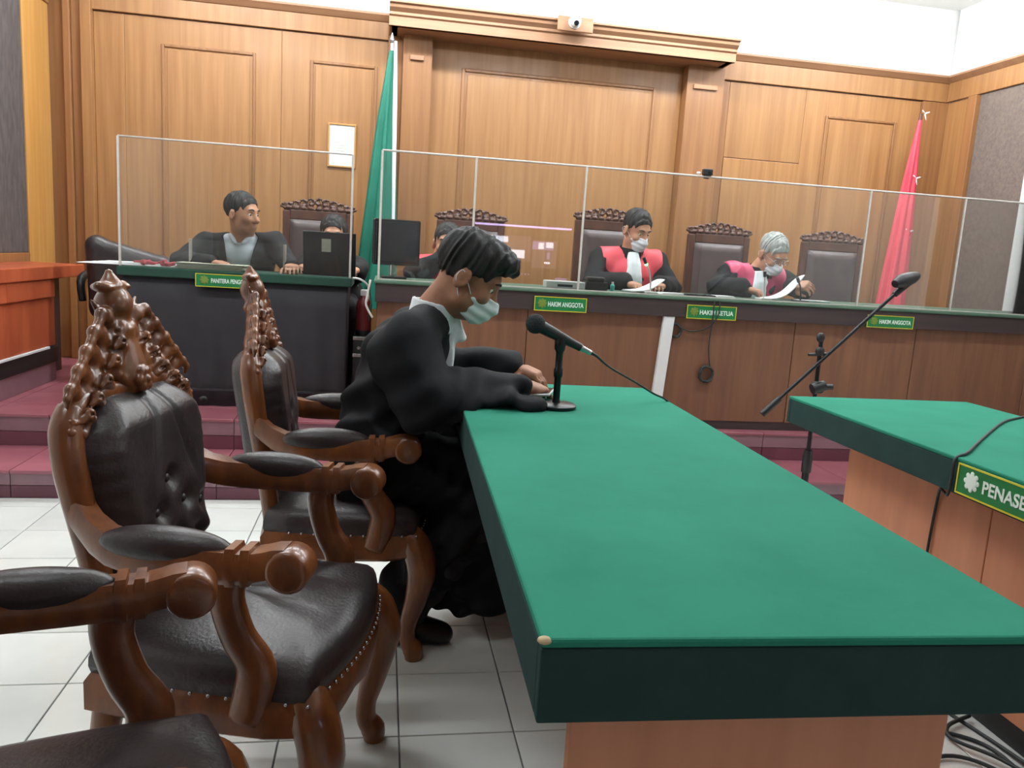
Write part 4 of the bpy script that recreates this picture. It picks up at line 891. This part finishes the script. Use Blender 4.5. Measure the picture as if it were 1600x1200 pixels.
# ---- monitor on the bench and laptop on the desk
t = thing('monitor', 'black flat monitor seen from behind at the left bench end', 'monitor', (.068, 4.62, BZ), math.radians(4))
MB().box((-.135, -.012, .075), (.135, .022, .335)).obj('housing', 'screen_off', t, bevel=.01); MB().box((-.12, -.020, .095), (.12, -.010, .318)).obj('back_shell', 'screen_off', t, bevel=.008)
MB().tube([(-.02, .01, .01), (-.02, .004, .10)], .016, 10).obj('neck', 'steel', t, smooth=.8); MB().box((-.08, -.06, 0), (.06, .10, .012)).obj('stand', 'black', t, bevel=.004)
t = thing('laptop', 'open black laptop with pale sticker on its lid on clerk desk', 'laptop', (-.315, 4.80, DZ), math.radians(-3))
MB().box((-.15, .0, 0), (.15, .17, .018)).obj('keyboard_base', 'black', t, bevel=.004)
MB().box((-.152, -.004, 0), (.152, .008, .255), Matrix.Rotation(math.radians(8), 3, 'X'), (0, 0, .01)).obj('lid', 'black', t, bevel=.004)
MB().box((-.045, -.0065, .14), (.008, -.0045, .215), Matrix.Rotation(math.radians(8), 3, 'X'), (0, 0, .01)).obj('sticker', 'paper_old', t)
# ---- things on the clerk desk
t = thing('paper_stack', 'white loose sheets hanging over the left desk end', 'paper', (-1.40, 4.76, DZ), math.radians(4))
for k in range(4): MB().box((-.26 + .04 * k, -.09 + .015 * k, .001 + .004 * k), (.30 - .02 * k, .12 - .01 * k, .004 + .004 * k)).obj('sheet', 'paper', t, bevel=.001)
f = Fld((-.16, -.09, -.02), (.16, .09, .06), .005)
for k in range(14):
    a = rng.uniform(-.10, .10); b_ = rng.uniform(-.04, .04); f.cone((a, b_, .012), (a + rng.uniform(-.05, .05), b_ + rng.uniform(-.03, .03), rng.uniform(.015, .032)), .014, .010, .008)
X, Y, Z = f.xyz(); f.d = np.maximum(f.d, .001 - Z)
o = f.obj('crumpled_cloth', 'red_cloth'); o.location = (-1.27, 4.74, DZ + .0); tag(o, 'crumpled dark red cloth on the clerk desk', 'cloth')
t = thing('file_bundle', 'thick buff file bundle lying in front of the clerk', 'file', (-.95, 4.70, DZ), math.radians(-2))
for k in range(5): MB().box((-.19 + .006 * (k % 3), -.075, .0005 + .007 * k), (.17 + .008 * ((k * 2) % 3), .08, .0065 + .007 * k)).obj('folder', 'paper_old', t, bevel=.001)
# ---- black leather swivel chair by the wall
t = thing('swivel_chair', 'black leather swivel chair pushed aside behind the clerk desk', 'chair', (-1.555, 5.50, PZ2), PI / 2)
f = Fld((-.36, -.34, .36), (.36, .34, 1.0), .012); f.box((-.25, -.25, .40), (.27, .25, .49), .02, r=.04); f.cone((-.24, -.17, .50), (-.27, -.20, .74), .075, .050, .05); f.cone((-.24, .17, .50), (-.27, .19, .85), .075, .050, .05); f.cone((-.26, -.19, .75), (-.26, .18, .84), .055, .06, .05); f.cone((-.24, -.14, .6), (-.24, .14, .62), .07, .07, .06); f.cone((-.25, -.15, .69), (-.25, .16, .74), .07, .07, .06)
f.obj('padded_shell', 'leather', t)
for s in (-1, 1): MB().tube([(-.22, .29 * s, .50), (-.20, .30 * s, .64), (.10, .30 * s, .66), (.18, .29 * s, .50)], [.02, .026, .026, .02], 10, 5).obj('arm', 'black', t, smooth=9)
MB().tube([(0, 0, .08), (0, 0, .42)], .03, 12).obj('column', 'black_metal', t, smooth=.8)
for k in range(5): a = 2 * PI * k / 5; MB().tube([(0, 0, .10), (.26 * math.cos(a), .26 * math.sin(a), .06), (.28 * math.cos(a), .28 * math.sin(a), .03)], [.022, .018, .030], 8).obj('foot', 'black', t, smooth=.8)
# ---- rack and red cylinder between desk and bench
t = thing('equipment_rack', 'narrow black equipment rack between clerk desk and bench', 'rack', (-.108, 4.78, PZ2))
MB().box((-.055, -.13, 0), (.055, .13, .42)).obj('case', 'black', t, bevel=.004)
for z in (.40, .30): MB().box((-.056, -.137, z), (.056, -.129, z + .02)).obj('steel_trim', 'steel', t, bevel=.002)
for k in range(2): MB().lathe([(.010, 0), (.010, .012)], 14, (-.02 + .04 * k, -.13, .355), (0, -1, 0)).obj('knob', 'steel', t, smooth=.6)
t = thing('red_cylinder', 'dark red cylinder with pale cap standing on the black rack', 'cylinder', (-.108, 4.76, PZ2 + .42))
MB().lathe([(.040, 0), (.046, .008), (.046, .17), (.040, .20), (.022, .225), (.016, .235)], 24).obj('body', 'dark_red', t, smooth=.6); MB().lathe([(.047, 0), (.047, .03)], 24).obj('base_band', 'black', t, smooth=.6)
MB().box((-.022, -.022, .232), (.022, .022, .27)).obj('cap', 'plastic_white', t, bevel=.008)
o = MB().tube([(-.17, 4.62, DZ + .0), (-.13, 4.60, 1.05), (-.09, 4.62, 1.02), (-.075, 4.66, .97), (-.09, 4.70, .92)], .006, 8, 6).obj('desk_cable', 'plastic_white', None, smooth=9); tag(o, 'short white cable looping off the right end of the clerk desk', 'cable')
# ---- things on the bench
t = thing('tissue_box', 'low white box lying on the bench left of the red bib judge', 'box', (1.046, 4.53, BZ), math.radians(-1))
MB().box((-.115, -.06, 0), (.115, .06, .044)).obj('carton', 'plastic_white', t, bevel=.006); MB().box((-.05, -.0615, .012), (.04, -.0595, .026)).obj('printed_mark', 'screen_off', t)
t = thing('stamp_case', 'small black case beside a teal bottle on the bench', 'case', (1.24, 4.55, BZ))
MB().box((-.065, -.05, 0), (.065, .05, .05)).obj('base', 'black', t, bevel=.006); MB().box((-.058, -.045, .05), (.05, .045, .078)).obj('lid', 'black', t, bevel=.012)
t = thing('small_bottle', 'tiny teal bottle tipped on the bench edge', 'bottle', (1.333, 4.50, BZ), 0)
MB().lathe([(.011, 0), (.013, .004), (.013, .036), (.006, .044)], 14).obj('body', 'teal', t, smooth=.6); MB().lathe([(.007, .043), (.007, .056)], 12).obj('cap', 'plastic_white', t, smooth=.6)
def curled(name, label, loc, rz, w, d, hgt, twist=0):
    t = thing(name, label, 'paper', loc, rz)
    for k in range(3):
        def fn(u, v, k=k): return (-w / 2 + u * w + .004 * k, -d / 2 + v * d + .12 * twist * u * u, .002 + .003 * k + hgt * (u ** 2.2) * (1 - .35 * v) + .012 * math.sin(v * PI) * u)
        solid(MB().grid(16, 8, fn).obj('sheet', 'paper', t, smooth=9), .0012)
    return t
curled('curled_papers', 'curled white papers in front of the red bib judge', (1.555, 4.60, BZ + .003), .15, .20, .18, .075, .2)
curled('curled_papers', 'tall curled white papers held by the grey haired judge', (2.44, 4.57, BZ + .003), 0, .23, .16, .155, .35)
for k, (x, y, w, d, rz, mm, lb) in enumerate(((1.69, 4.50, .16, .10, .2, 'paper', 'loose white sheet on the bench right of the curled papers'), (1.86, 4.47, .19, .12, -.15, 'screen_off', 'dark folder on the bench left of the grey haired judge'), (2.02, 4.50, .14, .09, .3, 'paper', 'small white sheet by the hand of the grey haired judge'), (2.63, 4.55, .20, .13, -.2, 'felt', 'green folder lying right of the tall curled papers'))):
    t = thing('flat_document', lb, 'document', (x, y, BZ), rz); MB().box((-w / 2, -d / 2, 0), (w / 2, d / 2, .006)).obj('cover', mm, t, bevel=.001); MB().box((-w / 2 + .01, -d / 2 + .008, .006), (w / 2 - .006, d / 2 - .006, .012)).obj('sheet', 'paper' if k != 1 else 'screen_off', t, bevel=.001)
def gooseneck(label, loc, top, m, led=True, hd=True):
    t = thing('gooseneck_microphone', label, 'microphone', loc)
    MB().box((-.035, -.045, 0), (.035, .045, .012)).obj('base', 'plastic_white' if m == 'plastic_white' else 'black', t, bevel=.004)
    p = Vector(top); MB().tube([(0, 0, .01), (p.x * .1, p.y * .1, p.z * .45), (p.x * .5, p.y * .5, p.z * .8), tuple(p)], .005, 8, 6).obj('neck', m, t, smooth=9)
    q = p + Vector((p.x * .5, p.y * .6, p.z * .22)); MB().tube([tuple(p), tuple(q)], [.009, .010], 12).obj('head', 'black', t, smooth=.8)
    if led: MB().sphere(tuple(p), .0105, 12, 8).obj('light_ring', 'led', t, smooth=9)
gooseneck('gooseneck microphone with green light before the red bib judge', (1.567, 4.50, BZ), (-.042, -.01, .17), 'plastic_white')
gooseneck('pale gooseneck microphone before the grey haired judge', (2.29, 4.50, BZ), (-.012, -.01, .14), 'plastic_white', led=False)
gooseneck('dark gooseneck microphone in front of the tall curled papers', (2.50, 4.44, BZ), (-.03, -.01, .12), 'black', led=False)
# ---- leaning white board and cable coils on the bench front
R_ = Matrix.Rotation(math.radians(-3.6), 3, 'Y')
o = MB().box((-.033, -.012, 0), (.033, .010, .66)).box((-.030, -.016, .01), (.030, -.012, .65)).obj('white_board', 'plastic_white', None, bevel=.002); o.location = (1.575, BY0 - .016, PZ2); o.rotation_euler = (0, math.radians(3.6), 0); tag(o, 'narrow white board leaning against the bench front', 'board')
def coil(label, c, r, n, tail):
    t = thing('cable_coil', label, 'cable', c); pts = []
    for k in range(n * 14): a = 2 * PI * k / 14; q = r * (1 + .12 * math.sin(k * 1.7)); pts.append((q * math.cos(a), -.006 - .003 * (k // 14), q * 1.15 * math.sin(a)))
    MB().tube(pts, .0045, 6).obj('loops', 'cable', t, smooth=9); MB().tube(tail, .004, 6, 5).obj('tail', 'cable', t, smooth=9)
coil('small dark cable coil hanging beside the white board', (1.665, BY0 - .004, .87), .032, 5, [(.02, -.01, .02), (.10, -.016, .0), (.19, -.03, .03), (.23, -.05, .10), (.235, -.052, .185)])
coil('larger dark cable coil hanging lower on the bench front', (1.875, BY0 - .004, .625), .040, 6, [(.02, -.012, .04), (.0, -.014, .16), (-.01, -.05, .33), (-.01, -.052, .435)])
# ---- boom microphone stand
t = thing('boom_stand', 'black boom microphone stand between the green tables', 'microphone stand', (2.05, 3.4, 0))
MB().tube([(0, 0, .10), (0, 0, .40)], .017, 14).obj('lower_tube', 'black_metal', t, smooth=.8); MB().tube([(0, 0, .38), (-.005, 0, .93)], .010, 12).obj('upper_tube', 'black_metal', t, smooth=.8)
MB().lathe([(.022, .29), (.024, .30), (.024, .37), (.018, .40)], 16).obj('height_clutch', 'black', t, smooth=.6)
for k in range(3):
    a = .6 + 2 * PI * k / 3; MB().tube([(0, 0, .16), (.32 * math.cos(a), .32 * math.sin(a), .012)], .009, 8).obj('leg', 'black_metal', t, smooth=.8)
b = MB(); b.tube([(-.03, -.015, .70), (.03, -.015, .72)], [.026, .026], 14); b.lathe([(.028, -.02), (.030, .0), (.028, .02)], 16, (0, -.01, .71), (0, 1, 0)); b.tube([(.0, -.01, .71), (.07, -.02, .715)], [.012, .014], 10); b.obj('boom_clamp', 'black', t, smooth=.6)
bm_ = MB().tube([(-.264, -.015, .576), (.385, -.015, 1.222)], .0085, 12).obj('boom_arm', 'black_metal', t, smooth=.8)
MB().tube([(-.268, -.015, .572), (-.19, -.015, .65)], .015, 12).obj('counterweight', 'black', bm_, smooth=.8)
b = MB(); b.lathe([(.014, 0), (.020, .01), (.020, .03), (.012, .04)], 14, (-.005, 0, .86)); b.sphere((-.010, 0, .945), (.020, .016, .024), 12, 8); b.tube([(-.06, 0, .862), (.03, 0, .868)], [.007, .008], 8); b.obj('top_knob', 'black', t, smooth=.7)
b = MB(); b.tube([(.33, -.015, 1.165), (.40, -.015, 1.235)], [.014, .020], 12); b.tube([(.30, -.05, 1.215), (.345, -.04, 1.232), (.40, -.02, 1.248), (.435, -.012, 1.262)], [.018, .034, .030, .018], 14, 4, flat=((0, 1, 0), 1.2)); b.obj('microphone_clip', 'black', bm_, smooth=.7)
# ---- microphone on the green table
MX, MY = .516, 2.226
t = thing('table_microphone', 'black handheld microphone on a round table stand before the lawyer', 'microphone', (MX, MY, TZ))
MB().lathe([(.056, 0), (.060, .003), (.060, .010), (.054, .014), (.012, .017), (.010, .03)], 32).obj('base', 'black_metal', t, smooth=.6)
MB().lathe([(.0105, .014), (.0105, .09), (.0135, .095), (.0135, .115), (.0105, .12), (.0105, .165), (.016, .175), (.017, .205), (.014, .212)], 16).obj('post', 'black_metal', t, smooth=.6)
d0, d1 = Vector((-.088, 0, .250)), Vector((.088, -.0, .170)); ax = (d1 - d0).normalized()
mc = MB().tube([d0 + ax * .03, d0 + ax * .06, d0 + ax * .14, d0 + ax * .165], [.019, .018, .0125, .012], 18).obj('microphone_body', 'black', t, smooth=.6)
MB().sphere(tuple(d0 + ax * .012), .029, 20, 14).obj('foam_head', 'foam', mc, smooth=9); MB().tube([d0 + ax * .163, d0 + ax * .172, d0 + ax * .20], [.012, .009, .008], 14).obj('connector', 'steel', mc, smooth=.8)
MB().tube([d0 + ax * .198, d0 + ax * .22, (.16, .02, .125), (.26, .08, .075), (.35, .14, .028), (.40, .16, .006), (.425, .17, -.03), (.44, .18, -.20), (.46, .19, -.55), (.50, .10, -.79)], [.006, .004, .0032, .0032, .0032, .0032, .0032, .0032, .0032, .0032], 8, 6).obj('cable', 'cable', mc, smooth=9)
# ---- phone in the lawyer's hands
t = thing('phone', 'white and black phone in the hands of the lawyer', 'phone', (.492, 2.335, .826), math.radians(-20))
Rp = Matrix.Rotation(math.radians(-6), 3, 'Y')
MB().box((-.035, -.062, -.004), (.035, .062, .004), Rp).obj('case', 'plastic_white', t, bevel=.0035); MB().box((-.032, -.058, .0036), (.032, .058, .0048), Rp).obj('screen', 'lens', t, bevel=.0005)
# ---- cables
o = MB().tube([(2.32, 2.46, RZ + .004), (2.15, 2.36, RZ + .004), (1.95, 2.19, RZ + .004), (1.74, 2.0, RZ + .004), (1.61, 1.88, RZ + .005), (1.551, 1.85, RZ - .005), (1.548, 1.85, RZ - .06), (1.552, 1.86, RZ - .11), (1.62, 1.96, RZ - .13), (1.705, 2.08, .60), (1.712, 2.10, .40), (1.71, 2.10, .15), (1.69, 2.05, .01), (1.62, 1.9, .006)], .0042, 8, 6).obj('table_cable', 'cable', None, smooth=9); tag(o, 'thin dark cable crossing the right table and hanging down its side', 'cable')
CB = [([(1.05, 1.55, .005), (1.30, 1.70, .005), (1.50, 1.78, .006), (1.64, 1.72, .006), (1.66, 1.60, .006), (1.62, 1.45, .006), (1.60, 1.2, .005)], 'dark floor cable bending round the outermost curve beside the table base'),
      ([(1.00, 1.40, .012), (1.30, 1.58, .010), (1.50, 1.66, .010), (1.60, 1.58, .012), (1.62, 1.40, .012), (1.68, 1.15, .012)], 'dark floor cable in the inner curve beside the table base'),
      ([(1.05, 1.28, .02), (1.35, 1.52, .018), (1.56, 1.54, .018), (1.68, 1.30, .018), (1.70, 1.1, .018)], 'dark floor cable running under the other floor cables'),
      ([(1.66, 1.86, .005), (1.69, 1.70, .006), (1.69, 1.55, .02), (1.70, 1.35, .026), (1.70, 1.15, .026)], 'dark floor cable running straight along the right table plinth'),
      ([(1.70, 1.82, .016), (1.60, 1.78, .014), (1.57, 1.72, .014), (1.63, 1.62, .02), (1.66, 1.45, .03), (1.64, 1.2, .03)], 'dark floor cable with the sharp hairpin bend beside the table base')]
for pts, lb in CB: o = MB().tube(pts, .0055, 8, 7).obj('floor_cable', 'cable', None, smooth=9); tag(o, lb, 'cable', 'cables on the floor')
# ---- television behind the camera, mirrored in the acrylic screen
t = thing('television', 'large television on a stand, mirrored in the bench screen', 'television', (1.79, -1.6, 0), PI)
MB().box((-.66, .0, .90), (.66, .05, 1.66)).obj('housing', 'black', t, bevel=.006); MB().box((-.645, -.004, .915), (.645, .001, 1.645)).obj('dark_glass', 'lens', t)
def em(name, c, k): return mat(name, c, .5, emit=c, estr=k)
M['tv_white'] = em('tv_white', (235, 240, 255), 9); M['tv_violet'] = em('tv_violet', (190, 165, 230), 3.2); M['tv_dim'] = em('tv_dim', (150, 120, 140), 1.0); M['tv_bar'] = em('tv_bar', (215, 190, 255), 12)
def pic(x0, x1, z0, z1, m, k=0):   # world x of the patch as seen; local x runs the other way
    MB().box((1.79 - x1, -.0065 - .001 * k, z0), (1.79 - x0, -.0042, z1)).obj('picture_patch', m, t)
pic(1.27, 1.90, 1.18, 1.50, 'tv_dim'); pic(1.92, 2.25, 1.10, 1.46, 'tv_dim'); pic(1.28, 1.59, 1.41, 1.485, 'tv_white', 1); pic(1.60, 1.82, 1.215, 1.32, 'tv_white', 1); pic(1.46, 1.60, 1.235, 1.28, 'tv_violet', 1)
pic(1.92, 2.20, 1.34, 1.445, 'tv_violet', 1); pic(2.0, 2.07, 1.35, 1.43, 'tv_white', 2); pic(2.10, 2.2, 1.37, 1.44, 'tv_white', 2); pic(2.12, 2.16, 1.22, 1.31, 'tv_violet', 1); pic(2.09, 2.17, 1.16, 1.185, 'tv_white', 2); pic(2.25, 2.41, .955, .985, 'tv_violet', 1)
for k in range(5): pic(1.70 + .045 * k, 1.72 + .045 * k, 1.0, 1.02, 'tv_violet', 1)
MB().box((-.64, -.006, 1.615), (.645, -.003, 1.638)).obj('light_bar', 'tv_bar', t)
MB().tube([(0, .04, .02), (0, .04, .92)], .04, 14).obj('column', 'black_metal', t, smooth=.8); MB().box((-.4, -.15, 0), (.4, .25, .03)).obj('foot', 'black', t, bevel=.006)
